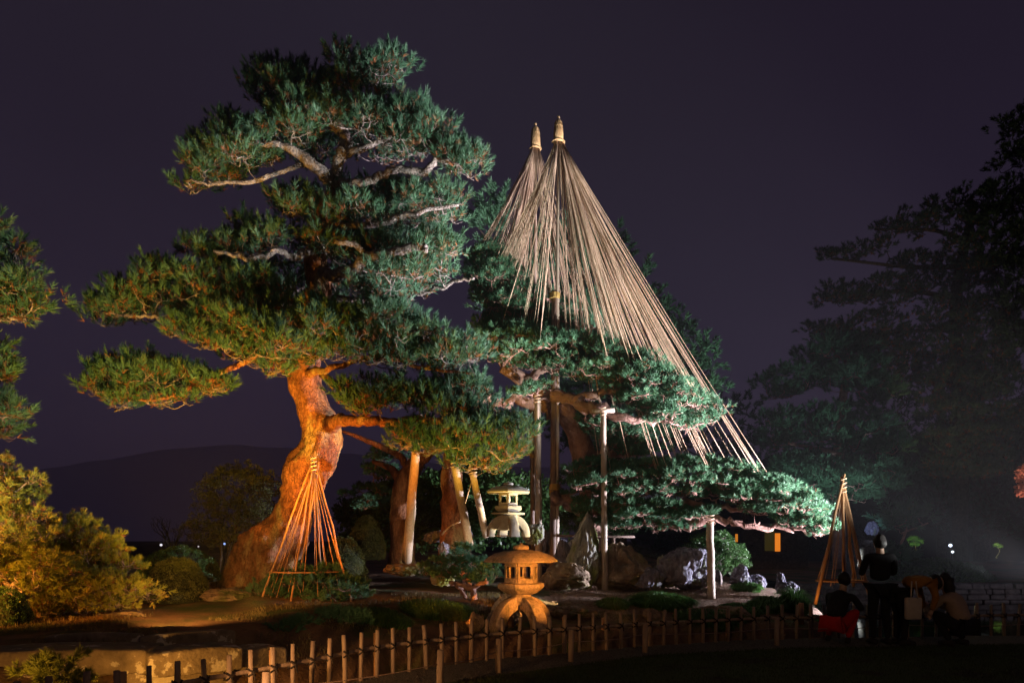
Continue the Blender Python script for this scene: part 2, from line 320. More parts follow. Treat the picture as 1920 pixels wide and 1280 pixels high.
# path and lawn strips in front of the fence
def strip(name, fa, fb, z, m, x0=-8.5, x1=15.5, n=120, rows=10):
    X = np.linspace(x0, x1, n); A = np.array([fa(x) for x in X]); B = np.array([fb(x) for x in X]); V = []
    for r in range(rows + 1):
        yy = A + (B - A) * r / rows; V.append(np.stack([X, yy, np.full(n, z)], 1))
    V = np.concatenate(V); i = np.arange(rows)[:, None] * n; j = np.arange(n - 1)[None, :]
    Qs = np.stack([i + j, i + j + 1, i + n + j + 1, i + n + j], -1).reshape(-1, 4)
    return tag(mesh_np(name, V, [Qs], m), kind='structure')
strip('path', lambda x: 1.2, lambda x: max(1.25, fence_y(x) + 0.05), 0.005, M['gravel'])
LX = [-1.0, -0.78, 0.95, 1.9, 4.0, 8, 16]; LY = [6.9, 7.55, 8.72, 9.35, 9.95, 10.35, 10.7]
strip('lawn', lambda x: 1.3, lambda x: float(np.interp(x, LX, LY)), 0.012, M['lawn'], x0=-0.9)
# gravel stones and grass blades that stand proud of those sheets
rg = np.random.default_rng(5)
def blades(name, XY, z, hgt, wid, m, lean=0.5, parent=None, seed=1):
    r = np.random.default_rng(seed); n = len(XY); base = np.stack([XY[:, 0], XY[:, 1], z], 1)
    az = r.uniform(0, 2 * math.pi, n); hh = hgt * r.uniform(0.6, 1.3, n)
    ln = np.abs(r.normal(0, lean, n)); dx = np.stack([np.cos(az) * ln, np.sin(az) * ln, np.ones(n)], 1)
    a2 = r.uniform(0, math.pi, n); w = np.stack([np.cos(a2), np.sin(a2), 0 * a2], 1) * wid / 2
    mid = base + dx * [[0.5, 0.5, 1]] * (hh * 0.55)[:, None]; tip = base + dx * hh[:, None] * [[1, 1, 0.85]]
    Vv = np.stack([base - w, base + w, mid + w * 0.8, mid - w * 0.8, tip], 1).reshape(-1, 3)
    k = np.arange(n)[:, None] * 5
    return mesh_np(name, Vv, [k + np.array([[0, 1, 2, 3]]), k + np.array([[3, 2, 4]])], m, parent)
n = 20000; X = rg.uniform(-0.6, 8, n); yl = np.interp(X, LX, LY); Yy = yl - rg.power(1.2, n) * 0 - rg.uniform(0, 1, n) ** 1.3 * 3.2
ok = Yy > 5.5; X = X[ok]; Yy = Yy[ok]
tag(blades('grass', np.stack([X, Yy], 1), np.full(len(X), 0.012), 0.035, 0.007, M['lawn'], seed=3), 'short dark turf of the lawn in front of the rope barrier', kind='stuff')
n = 9000; X = rg.uniform(-4.5, 7, n); fy = fence_y(X); Yy = fy - 0.02 - rg.uniform(0, 1, n) * np.clip(fy - np.interp(X, LX, LY), 0.3, 1.1)
s = rg.uniform(0.006, 0.016, n); B = np.array([[1, 0, 0], [-.5, .87, 0], [-.5, -.87, 0], [0.1, 0, 1]])
V = np.stack([X, Yy, np.full(n, 0.004)], 1)[:, None, :] + B[None] * s[:, None, None] * rg.uniform(0.7, 1.3, (n, 4, 1)); k = np.arange(n)[:, None] * 4
tag(mesh_np('gravel', V.reshape(-1, 3), [k + np.array([[0, 1, 3]]), k + np.array([[1, 2, 3]]), k + np.array([[2, 0, 3]])], M['gravel']), 'loose gravel stones on the path along the picket fence', kind='stuff')
n = 26000; X = rg.uniform(-8, 1, n); Yy = fence_y(X) + 1.2 + rg.uniform(0, 1, n) * 6
msk = np.array([mnoise.noise(Vector((a * 0.9, b * 0.9, 5))) > 0.02 for a, b in zip(X, Yy)]) & (H(X, Yy) > 0.05)
X = X[msk]; Yy = Yy[msk]
tag(blades('dry_grass', np.stack([X, Yy], 1), H(X, Yy), 0.07, 0.008, M['blade_dry'], 0.7, seed=9), 'thin short dry grass on the garden bank behind the stone bridge', kind='stuff')
n = 16000; X = rg.uniform(0.8, 5.6, n); Yy = rg.uniform(12.2, 19, n); msk = H(X, Yy) > 0.05; X = X[msk]; Yy = Yy[msk]
tag(blades('fallen_needles', np.stack([X, Yy], 1), H(X, Yy) + 0.01, 0.03, 0.009, M['litter'], 2.5, seed=19), 'fallen brown pine needles covering the ground round the support posts', kind='stuff')
# dark slope added to block sky between the pond trees, and far hill
def ridge(name, pts, Y, depth, m, zb=-1.2, seed=0, amp=1.0):
    pts = np.array(pts, float); xs_ = np.linspace(pts[0, 0], pts[-1, 0], 90); tops = np.interp(xs_, pts[:, 0], pts[:, 1]); V = []; rows = 8
    for r in range(rows + 1):
        f = r / rows; YY = Y + depth * f
        for x, y in zip(xs_, tops):
            p = P(x, y, Y + depth); z = zb + (p[2] - zb) * math.sin(f * math.pi / 2) + amp * f * mnoise.noise(Vector((x * 0.03, f * 3, seed)))
            V.append((p[0], YY, z))
    V.append; n_ = len(xs_); i = np.arange(rows)[:, None] * n_; j = np.arange(n_ - 1)[None, :]
    Qs = np.stack([i + j, i + j + 1, i + n_ + j + 1, i + n_ + j], -1).reshape(-1, 4)
    return tag(mesh_np(name, V, [Qs], m, None, True), kind='structure')
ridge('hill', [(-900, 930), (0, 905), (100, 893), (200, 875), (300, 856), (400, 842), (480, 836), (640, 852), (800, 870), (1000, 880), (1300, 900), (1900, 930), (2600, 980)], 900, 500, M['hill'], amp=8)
ridge('backing_slope', [(1150, 1000), (1250, 960), (1340, 900), (1420, 860), (1500, 850), (1600, 840), (1700, 830), (1800, 800), (1920, 760), (2400, 700)], 50, 22, M['far'], amp=1.2, seed=4)

# ------------------------------------------------------------------ foliage machinery
def templates(nn_, L, nl, w, seed, K=5, droop=0.0, open_=(30, 62)):
    r = np.random.default_rng(seed); out = []
    for k_ in range(K):
        t = r.power(1.6, nn_) * L; az = r.uniform(0, 2 * math.pi, nn_)
        tilt = np.radians(open_[1] - (open_[1] - open_[0]) * (t / L) + r.normal(0, 10, nn_))
        dr = np.stack([np.sin(tilt) * np.cos(az), np.sin(tilt) * np.sin(az), np.cos(tilt)], 1)
        ln = nl * r.uniform(0.75, 1.15, nn_); base = np.stack([0 * t, 0 * t, t], 1)
        rnd = r.normal(0, 1, (nn_, 3)); wv = np.cross(dr, rnd); wv /= np.linalg.norm(wv, axis=1)[:, None]
        tip = base + dr * ln[:, None]
        out.append(np.stack([base - wv * w / 2, base + wv * w / 2, tip], 1))
    return out
LOW = []
def place(T, pos, dirs, scale, seed=0):
    LOW.clear(); return place_(T, pos, dirs, scale, seed)
def place_(T, pos, dirs, scale, seed=0):
    """copies of shoot templates; returns quads (n*q,4,3)"""
    r = np.random.default_rng(seed); res = []
    pos = np.asarray(pos); dirs = np.asarray(dirs); n = len(pos); which = r.integers(0, len(T), n)
    d = dirs / np.linalg.norm(dirs, axis=1)[:, None]
    ref = r.normal(0, 1, (n, 3)); u = np.cross(d, ref); u /= np.linalg.norm(u, axis=1)[:, None]; v = np.cross(d, u)
    for k_, tt in enumerate(T):
        m = np.where(which == k_)[0]
        if len(m) == 0: continue
        R = np.stack([u[m], v[m], d[m]], 1)      # rows
        q = np.einsum('qvc,ncd->nqvd', tt, R) * scale[m][:, None, None, None] + pos[m][:, None, None, :]
        res.append(q.reshape(-1, tt.shape[1], 3)); zz_ = tt[:, :, 2].min(1); LOW.append(np.tile(zz_ < 0.42 * zz_.max(), len(m)))
    LOW[:] = [np.concatenate(LOW)]
    return np.concatenate(res)
def in_poly(pt, poly):
    x, y = pt; c = False; n = len(poly); j = n - 1
    for i in range(n):
        xi, yi = poly[i]; xj, yj = poly[j]
        if (yi > y) != (yj > y) and x < (xj - xi) * (y - yi) / (yj - yi + 1e-9) + xi: c = not c
        j = i
    return c
def edge_d(pt, poly):
    p = np.array(pt, float); a = np.array(poly, float); b = np.roll(a, -1, 0); ab = b - a
    t = np.clip(((p - a) * ab).sum(1) / ((ab ** 2).sum(1) + 1e-9), 0, 1); return float(np.min(np.linalg.norm(a + ab * t[:, None] - p, axis=1)))
def fill(poly, Yc, dep, spacing, seed, layers=2, inset=0.2, tilt=0.0):
    """centres of needle lobes in the volume whose outline is poly"""
    r = random.Random(seed); pm = F / Yc; st = spacing * pm; xs_ = [q[0] for q in poly]; ys_ = [q[1] for q in poly]; out = []
    y = min(ys_)
    while y <= max(ys_):
        x = min(xs_)
        while x <= max(xs_):
            for L_ in range(layers):
                pt = (x + r.uniform(-.6, .6) * st, y + r.uniform(-.6, .6) * st)
                if in_poly(pt, poly):
                    e = edge_d(pt, poly)
                    if e < inset * spacing * pm * 0.8: continue
                    w = min(1.0, e / (spacing * pm * 2.2)); w = math.sqrt(w)
                    Yq = Yc + dep * max(0.25, w) * (r.uniform(-1, 1) if layers > 2 else (r.uniform(-1, -0.1) if L_ == 0 else r.uniform(-0.3, 1)))
                    out.append(P(pt[0], pt[1], Yq))
            x += st
        y += st * 0.72
    return out
class Limbs:
    """branch skeleton; grows twigs out to the lobes so nothing floats"""
    def __init__(s): s.pts = []; s.rad = []
    def add(s, path, rad):
        path = np.asarray(path); s.pts.append(path); s.rad.append(np.broadcast_to(rad, (len(path),)))
    def arr(s): return np.concatenate(s.pts), np.concatenate(s.rad)
def pxpath(rows, n=6):
    """rows: (px, py, Y, width_px) -> world path, radii"""
    p = np.array([list(P(a, b, c)) + [w * c / F / 2] for a, b, c, w in rows]); q = curve_pts(p, n); return q[:, :3], q[:, 3]
def grow(lobes, L, mb, r, rmin=0.008, rmax=0.035, wob=0.10, up=0.12, maxr=99):
    """connect every lobe to the nearest branch point, near ones first"""
    S, R = L.arr(); lobes = np.array(lobes)
    dist = np.array([np.min(np.linalg.norm(S - c, axis=1)) for c in lobes]); order = np.argsort(dist)
    SP = S.copy(); 
    for i in order:
        c = lobes[i]; d = np.linalg.norm(SP - c, axis=1) + 0.8 * np.maximum(0, SP[:, 2] - c[2]); j = int(np.argmin(d)); a = SP[j]; ln = np.linalg.norm(a - c)
        if ln < 0.05: continue
        m = 5 if ln > 0.5 else 4; t = np.linspace(0, 1, m)[:, None]; p = a * (1 - t) + c * t
        p[1:-1] += r.normal(0, wob * min(ln, 1.2), (m - 2, 3)); p[1:-1, 2] -= up * ln * 0.3
        q = curve_pts(p, 3); r0 = min(rmax, rmin + 0.022 * ln)
        mb.tube(q, np.linspace(r0, rmin, len(q)), 4, cap=False, rough=0.12, seed=int(i))
        SP = np.vstack([SP, q[2:]])
def foliage(name, lobes, parent, T, m, r, shoots=13, rl=0.30, flat=0.7, upb=0.75, scale=(0.8, 1.2), old=0.06, m_old=None, twig=True, mtwig=None, wob=0.3, low=-0.35, inner=0.45):
    """needle clump object for a set of lobes"""
    lobes = np.array(lobes); n = len(lobes); 
    if n == 0: return
    d = r.normal(0, 1, (n, shoots, 3)); d /= np.linalg.norm(d, axis=2)[..., None]; d[..., 2] = np.where(d[..., 2] < low, -d[..., 2], d[..., 2])
    rad = rl * r.uniform(0.75, 1.25, (n, 1, 1)) * r.uniform(inner, 1.0, (n, shoots, 1))
    off = d * rad; off[..., 2] *= flat; pos = lobes[:, None, :] + off
    dr = d * np.array([1, 1, 0.6]) + np.array([0, 0, upb]) + r.normal(0, wob, d.shape)
    pos = pos.reshape(-1, 3); dr = dr.reshape(-1, 3); sc = r.uniform(scale[0], scale[1], len(pos))
    q = place(T, pos, dr, sc, int(r.integers(1e6)))
    nq, vk = q.shape[:2]; V = q.reshape(-1, 3); faces = [np.arange(nq * vk).reshape(-1, vk)]
    mi = np.zeros(nq, int)
    if m_old is not None:
        per = T[0].shape[0]; so = np.repeat(r.uniform(0, 1, nq // per) < old * 5, per) & LOW[0] & (r.uniform(0, 1, nq) < 0.75); mi = so.astype(int)
    tw = MB()
    if twig:
        for i in range(n):
            for k_ in range(0, shoots, 3):
                a = lobes[i]; b = pos[i * shoots + k_]; mid = (a + b) / 2 + r.normal(0, 0.03, 3); mid[2] -= 0.03
                tw.tube(np.array([a, mid, b]), [0.007 * rl / 0.3, 0.006 * rl / 0.3, 0.004], 3, cap=False)
    mats = [m, m_old or m, mtwig or M['bark_limb']]
    if tw.n:
        base = len(V); V = np.vstack([V] + tw.v); tf = np.concatenate([f for f in tw.f if isinstance(f, np.ndarray)]) + base
        faces.append(tf); mi = np.concatenate([mi, np.full(len(tf), 2)])
    return mesh_np(name, V, faces, mats, parent, False, mi)

# needle templates at real size for three kinds of pine
TB = templates(40, 0.22, 0.12, 0.015, 1, open_=(24, 60))                       # black pine, long shoots
TS = templates(24, 0.09, 0.095, 0.017, 2, open_=(25, 75))       # fine flat pads
TM = templates(40, 0.08, 0.07, 0.009, 3, open_=(25, 70))        # small garden pines
TF = templates(28, 0.34, 0.22, 0.044, 4)                         # trees thirty metres off
def leaf_templates(n_, R, w, l, seed, K=4):
    r = np.random.default_rng(seed); out = []
    for _ in range(K):
        c = r.normal(0, 1, (n_, 3)); c /= np.linalg.norm(c, axis=1)[:, None]; p = c * R * r.uniform(0.4, 1, (n_, 1)); p[:, 2] = np.abs(p[:, 2]) * 0.8
        dv = c + r.normal(0, 0.5, (n_, 3)); dv /= np.linalg.norm(dv, axis=1)[:, None]; wv = np.cross(dv, r.normal(0, 1, (n_, 3))); wv /= np.linalg.norm(wv, axis=1)[:, None]
        out.append(np.stack([p, p + dv * l * 0.5 - wv * w / 2, p + dv * l, p + dv * l * 0.5 + wv * w / 2], 1))
    return out
TL = leaf_templates(18, 0.07, 0.024, 0.05, 6)
TLF = leaf_templates(16, 0.30, 0.09, 0.16, 7)
TSM = leaf_templates(16, 0.04, 0.012, 0.022, 8)

# ------------------------------------------------------------------ the big black pine at the left
big = empty('black_pine', P(470, 1105, 15.0), 'huge black pine with a crooked orange lit trunk standing left of the rope cones', 'pine tree')
L = Limbs(); r = np.random.default_rng(11)
trunk = [(455, 1122, 15, 128), (470, 1095, 15, 112), (486, 1065, 15, 116), (512, 1030, 15, 112), (538, 995, 15, 84), (552, 955, 15, 68), (560, 925, 15, 70), (577, 885, 15, 82),
         (597, 850, 15, 76), (603, 810, 15, 70), (588, 765, 15, 62), (572, 715, 15, 60), (573, 660, 15.1, 56), (588, 600, 15.2, 52), (598, 540, 15.2, 46), (592, 480, 15.2, 40), (600, 420, 15.1, 34), (622, 372, 15, 30), (624, 340, 15, 27)]
pp, rr_ = pxpath(trunk, 12); mb = MB(); mb.tube(pp, rr_, 48, lump=0.15, rough=0.012); L.add(pp, rr_)
for a, w in ((P(425, 1118, 14.6), .16), (P(520, 1118, 14.5), .15), (P(500, 1112, 15.6), .14)):
    q = curve_pts([pp[5], (pp[2] + a) / 2 + [0, 0, 0.12], a - [0, 0, .08]], 5); mb.tube(q, np.linspace(0.24, w * 0.5, len(q)), 10, lump=0.15)
mb.build('trunk', M['bark'], big, True)
limbs = [
 [(624, 345, 15, 25), (600, 318, 14.9, 22), (565, 292, 14.8, 19), (530, 275, 14.7, 13), (470, 265, 14.5, 8)],
 [(624, 345, 15, 22), (660, 345, 14.8, 15), (700, 337, 14.6, 15), (745, 318, 14.4, 14), (795, 323, 14.3, 15), (822, 300, 14.2, 11), (860, 310, 14.1, 6)],
 [(628, 340, 15, 22), (636, 300, 15, 20), (650, 270, 15.1, 22), (640, 230, 15.1, 15), (660, 180, 15.2, 12), (680, 130, 15.2, 7)],
 [(636, 290, 15, 15), (665, 283, 14.8, 13), (720, 262, 14.6, 9), (780, 240, 14.4, 6)],
 [(650, 270, 15.1, 15), (600, 210, 15.2, 10), (530, 160, 15.3, 8), (480, 130, 15.4, 5)],
 [(590, 300, 14.9, 12), (540, 318, 14.7, 9), (480, 338, 14.5, 8), (400, 345, 14.4, 6), (350, 340, 14.4, 4)],
 [(600, 515, 15.2, 24), (650, 510, 14.6, 21), (692, 484, 14.2, 19), (735, 474, 13.9, 18), (788, 462, 13.7, 14), (800, 470, 13.6, 8)],
 [(692, 484, 14.2, 12), (670, 462, 14.0, 11), (628, 452, 13.9, 9)],
 [(598, 430, 15.1, 16), (700, 420, 14.6, 12), (780, 400, 14.3, 9), (860, 385, 14.2, 5)],
 [(592, 470, 15.2, 16), (550, 480, 14.7, 13), (520, 470, 14.4, 11), (470, 485, 14.2, 9), (400, 470, 14.1, 5)],
 [(580, 560, 15.2, 20), (480, 585, 14.7, 16), (400, 590, 14.4, 15), (345, 600, 14.2, 15), (310, 605, 14.1, 14), (290, 595, 14.0, 10), (235, 590, 14.0, 7), (190, 585, 14.0, 5)],
 [(590, 570, 15.2, 17), (640, 578, 14.6, 15), (680, 600, 14.2, 13), (740, 612, 13.9, 11), (830, 630, 13.7, 7)],
 [(560, 650, 15.0, 18), (500, 660, 14.2, 14), (440, 690, 13.9, 13), (390, 705, 13.8, 11), (340, 735, 13.7, 10), (280, 752, 13.6, 8), (220, 735, 13.6, 5)],
 [(600, 560, 15.2, 15), (720, 560, 15.2, 12), (800, 548, 14.8, 10), (850, 530, 14.5, 9), (890, 522, 14.4, 5)],
 [(575, 700, 14.8, 20), (620, 690, 14.3, 16), (700, 670, 13.9, 12), (800, 690, 13.6, 9), (890, 700, 13.5, 6)],
 [(605, 702, 14.5, 16), (650, 735, 13.9, 15), (680, 760, 13.6, 12)],
 [(618, 800, 14.8, 34), (640, 787, 14.6, 24), (690, 789, 14.2, 19), (740, 792, 13.9, 18), (790, 786, 13.6, 16), (850, 800, 13.4, 11), (920, 830, 13.3, 7)],
]
show = []
for n_l, l_ in enumerate(limbs):
    l_ = [(a, b, c - (0.45 if k_ else 0), d) for k_, (a, b, c, d) in enumerate(l_)]
    if l_[0][1] > 540 and n_l != 16: l_ = [(a, b, c + (0.3 if k_ else 0), d * (0.72 if k_ else 1)) for k_, (a, b, c, d) in enumerate(l_)]
    if n_l in (0, 1, 2, 6, 7, 16): show.append(pxpath(l_, 3))
    q, w = pxpath(l_, 6); mb = MB(); q[1:-1] += r.normal(0, 0.018, q[1:-1].shape); mb.tube(q, w, 14, lump=0.16); L.add(q[::2], w[::2]); mb.build('limb', M['bark_limb'] if l_[0][1] < 640 else M['bark'], big, True)
# a sawn branch stub near the fork
mb = MB(); mb.tube(np.array([P(648, 268, 14.95), P(644, 270, 14.6)]), [0.12, 0.10], 12); mb.build('branch_stub', M['bark_limb'], big, True)
pads = [
 ([(450, 102), (500, 112), (560, 118), (600, 128), (625, 140), (640, 175), (600, 190), (540, 195), (500, 210), (470, 205), (462, 150)], 15.4, 1.1),
 ([(600, 118), (625, 74), (650, 95), (700, 100), (720, 82), (745, 98), (780, 115), (786, 155), (770, 172), (720, 165), (660, 172), (620, 165)], 15.0, 1.0),
 ([(520, 180), (560, 165), (600, 160), (660, 168), (720, 168), (770, 172), (820, 190), (840, 200), (848, 240), (850, 285), (800, 300), (740, 290), (690, 262), (600, 245), (545, 235), (515, 215)], 14.7, 1.4),
 ([(350, 262), (400, 240), (420, 205), (450, 222), (520, 205), (600, 235), (630, 255), (590, 282), (540, 290), (500, 318), (450, 345), (400, 352), (335, 362), (320, 345), (325, 320), (352, 315)], 14.6, 1.3),
 ([(800, 290), (850, 255), (875, 250), (915, 255), (930, 300), (925, 340), (890, 352), (850, 335), (825, 312)], 14.1, 0.8),
 ([(500, 345), (560, 350), (600, 372), (650, 345), (700, 350), (760, 330), (830, 345), (868, 362), (872, 400), (850, 430), (780, 425), (700, 415), (620, 435), (560, 425), (520, 390)], 14.6, 1.4),
 ([(440, 395), (490, 410), (540, 430), (550, 462), (500, 478), (440, 492), (400, 505), (345, 500), (345, 450), (375, 432), (420, 440)], 14.4, 1.0),
 ([(560, 430), (640, 435), (760, 430), (850, 430), (885, 470), (872, 510), (820, 540), (780, 560), (700, 580), (650, 540), (640, 500), (560, 460)], 14.4, 1.4),
 ([(148, 580), (165, 545), (215, 515), (245, 520), (278, 485), (330, 485), (380, 490), (430, 500), (500, 505), (560, 520), (560, 560), (470, 575), (400, 580), (340, 590), (280, 608), (200, 612), (165, 605)], 14.3, 1.1),
 ([(315, 615), (350, 575), (420, 570), (500, 560), (560, 560), (620, 560), (660, 590), (680, 640), (650, 680), (610, 690), (560, 692), (520, 702), (460, 690), (420, 665), (370, 655), (320, 640)], 13.9, 1.3),
 ([(620, 555), (700, 570), (760, 560), (820, 600), (890, 625), (920, 655), (925, 700), (880, 710), (800, 700), (700, 690), (650, 670), (640, 600)], 13.9, 1.3),
 ([(162, 680), (200, 658), (255, 665), (275, 640), (285, 672), (330, 665), (370, 690), (430, 700), (420, 735), (370, 745), (345, 765), (280, 758), (230, 765), (180, 752), (162, 725)], 13.7, 0.8),
 ([(612, 725), (660, 710), (740, 700), (840, 700), (930, 690), (948, 735), (930, 775), (880, 790), (820, 770), (740, 775), (650, 780)], 13.7, 1.0),
 ([(740, 800), (780, 768), (850, 750), (930, 770), (985, 780), (1002, 815), (998, 860), (965, 895), (930, 885), (890, 888), (850, 870), (790, 862), (742, 845)], 13.2, 1.0),
 ([(490, 190), (600, 170), (720, 190), (800, 280), (700, 318), (600, 330), (520, 300)], 16.3, 0.7),
 ([(520, 350), (700, 330), (840, 360), (840, 520), (700, 600), (640, 680), (440, 680), (340, 600), (440, 490), (540, 470)], 16.5, 0.8),
]
def clear_ok(c):
    px = 960 + c[0] * F / c[1]; py = HY - (c[2] - EYE) * F / c[1]
    for q, w in show:
        X = 960 + q[:, 0] * F / q[:, 1]; Z = HY - (q[:, 2] - EYE) * F / q[:, 1]; d = np.hypot(X - px, Z - py); j = int(np.argmin(d))
        if d[j] < 13 + w[j] * 60 and c[1] < q[j, 1] + 0.1 and j < len(q) * 0.8: return False
    return True
tw = MB()
for i, (poly, Yc, dep) in enumerate(pads):
    lob = [c for c in (fill(poly, Yc, dep, 0.35, 40 + i, layers=3, inset=0.40) if Yc < 16 else fill(poly, Yc, dep, 0.5, 40 + i, layers=2, inset=0.2)) if clear_ok(c)]
    lob = [c - np.array([0, 0, 0.12]) for c in lob if 960 + c[0] * F / c[1] < np.interp(HY - (c[2] - EYE) * F / c[1], [80, 160, 200, 250, 300, 350, 400, 440, 600, 640, 740, 780], [760, 760, 815, 860, 905, 890, 855, 845, 850, 900, 915, 985])]
    grow(lob, L, tw, r)
    foliage('foliage', lob, big, TB, M['needle'], r, shoots=13, rl=0.27, m_old=M['needle_old'], old=0.10, upb=1.25, wob=0.28)
tw.build('twigs', M['bark_limb'], big, True)['kind'] = 'stuff'

# ------------------------------------------------------------------ the spreading pine under the ropes
kp = empty('spreading_pine', P(1110, 1075, 18), 'wide flat tiered pine spreading under the straw rope cones on wooden props', 'pine tree')
K = Limbs(); r = np.random.default_rng(23)
q, w = pxpath([(1118, 1085, 18, 52), (1112, 1000, 18, 46), (1108, 920, 18, 44), (1095, 855, 17.8, 44), (1078, 805, 17.6, 40), (1052, 765, 17.4, 38), (1015, 735, 17.2, 34), (975, 708, 17, 26), (940, 690, 16.8, 16)], 7)
mb = MB(); mb.tube(q, w, 20, lump=0.14); mb.build('trunk', M['bark_pink'], kp, True); K.add(q, w)
for l_ in [
 [(1060, 770, 17.4, 30), (1000, 755, 17.2, 22), (950, 752, 17.0, 18), (880, 748, 17.0, 12)],
 [(1015, 735, 17.2, 24), (1080, 752, 16.6, 22), (1130, 770, 16.2, 20), (1200, 785, 16.0, 14), (1280, 790, 15.9, 9), (1335, 785, 15.8, 5)],
 [(1078, 752, 16.6, 18), (1130, 735, 16.4, 15), (1170, 728, 16.3, 12), (1240, 745, 16.2, 9), (1310, 765, 16.2, 5)],
 [(985, 712, 17.0, 20), (1030, 690, 16.6, 14), (1080, 692, 16.4, 11), (1150, 700, 16.3, 8)],
 [(975, 708, 17, 18), (930, 660, 17.2, 12), (950, 600, 17.6, 10), (1000, 560, 17.8, 7), (1060, 570, 17.9, 5)],
 [(1095, 855, 17.8, 26), (1160, 850, 17.4, 16), (1200, 840, 17.2, 10)],
 [(1108, 960, 17.9, 34), (1060, 938, 17, 26), (1035, 930, 16.5, 12)],
 [(1108, 950, 17.9, 34), (1150, 962, 16.9, 24), (1200, 968, 16.5, 18), (1235, 955, 16.4, 15), (1290, 945, 16.3, 13), (1360, 948, 16.2, 10), (1440, 955, 16.1, 8), (1510, 970, 16.0, 5)],
 [(1200, 968, 16.5, 15), (1270, 985, 16.2, 13), (1335, 975, 16.0, 14), (1400, 985, 15.9, 11), (1470, 990, 15.8, 9), (1540, 1000, 15.8, 5)],
 [(1235, 955, 16.4, 11), (1245, 920, 16.4, 10), (1230, 900, 16.4, 7)],
]:
    q, w = pxpath(l_, 6); q[1:-1] += r.normal(0, 0.05, q[1:-1].shape); mb = MB(); mb.tube(q, w, 12, lump=0.16); K.add(q[::2], w[::2]); mb.build('limb', M['bark_pink'], kp, True)
kpads = [
 ([(878, 480), (905, 462), (950, 480), (985, 520), (1010, 570), (1000, 605), (940, 600), (900, 560), (880, 520)], 18.0, 1.2),
 ([(895, 600), (960, 575), (1050, 565), (1110, 585), (1140, 620), (1150, 650), (1060, 645), (960, 640), (900, 630)], 18.2, 1.2),
 ([(896, 622), (980, 610), (1060, 622), (1130, 638), (1200, 662), (1250, 685), (1270, 715), (1200, 732), (1120, 718), (1040, 700), (960, 690), (905, 668)], 16.4, 1.5),
 ([(1150, 700), (1210, 680), (1262, 702), (1300, 728), (1352, 765), (1350, 795), (1310, 812), (1240, 800), (1180, 770), (1140, 735)], 15.9, 1.3),
 ([(950, 738), (1000, 724), (1060, 722), (1066, 742), (1010, 750), (960, 750)], 16.2, 0.6),
 ([(1090, 780), (1150, 775), (1215, 800), (1225, 850), (1180, 862), (1140, 830), (1100, 810)], 17.0, 0.8),
 ([(1010, 895), (1050, 872), (1120, 865), (1200, 868), (1230, 900), (1220, 935), (1150, 940), (1080, 935), (1020, 925)], 16.4, 1.3),
 ([(1200, 868), (1280, 862), (1370, 868), (1440, 895), (1460, 925), (1400, 938), (1300, 940), (1220, 930)], 16.2, 1.4),
 ([(1380, 905), (1450, 898), (1510, 925), (1545, 955), (1540, 975), (1470, 978), (1400, 965), (1360, 940)], 15.9, 1.0),
 ([(1070, 940), (1180, 938), (1280, 948), (1340, 955), (1320, 990), (1240, 1002), (1180, 998), (1100, 985)], 16.2, 1.0),
 ([(1460, 972), (1530, 962), (1570, 975), (1565, 1000), (1530, 1008), (1480, 992)], 15.7, 0.6),
]
tw = MB(); ktops = []
for i, (poly, Yc, dep) in enumerate(kpads):
    lob = fill(poly, Yc, dep, 0.30, 140 + i, layers=4, inset=0.1)
    def hides(c):
        px = 960 + c[0] * F / c[1]; py = HY - (c[2] - EYE) * F / c[1]
        return any(abs(px - a) < hw and c[1] < Yq + 0.1 and py > y0 for a, hw, Yq, y0 in ((1040, 21, 17.0, 700), (1009, 17, 16.2, 740), (1133, 15, 15.8, 770)))
    lob = [c for c in lob if not hides(c)]
    ktops.append(np.array(lob))
    grow(lob, K, tw, r, rmax=0.05, wob=0.16, rmin=0.011)
    foliage('foliage', lob, kp, TS, M['needle_soft'], r, shoots=18, rl=0.27, flat=0.38, upb=0.8, m_old=M['needle_old'], old=0.03, mtwig=M['bark_pink'], low=-0.1, inner=0.25)
tw.build('twigs', M['bark_pink'], kp, True)['kind'] = 'stuff'

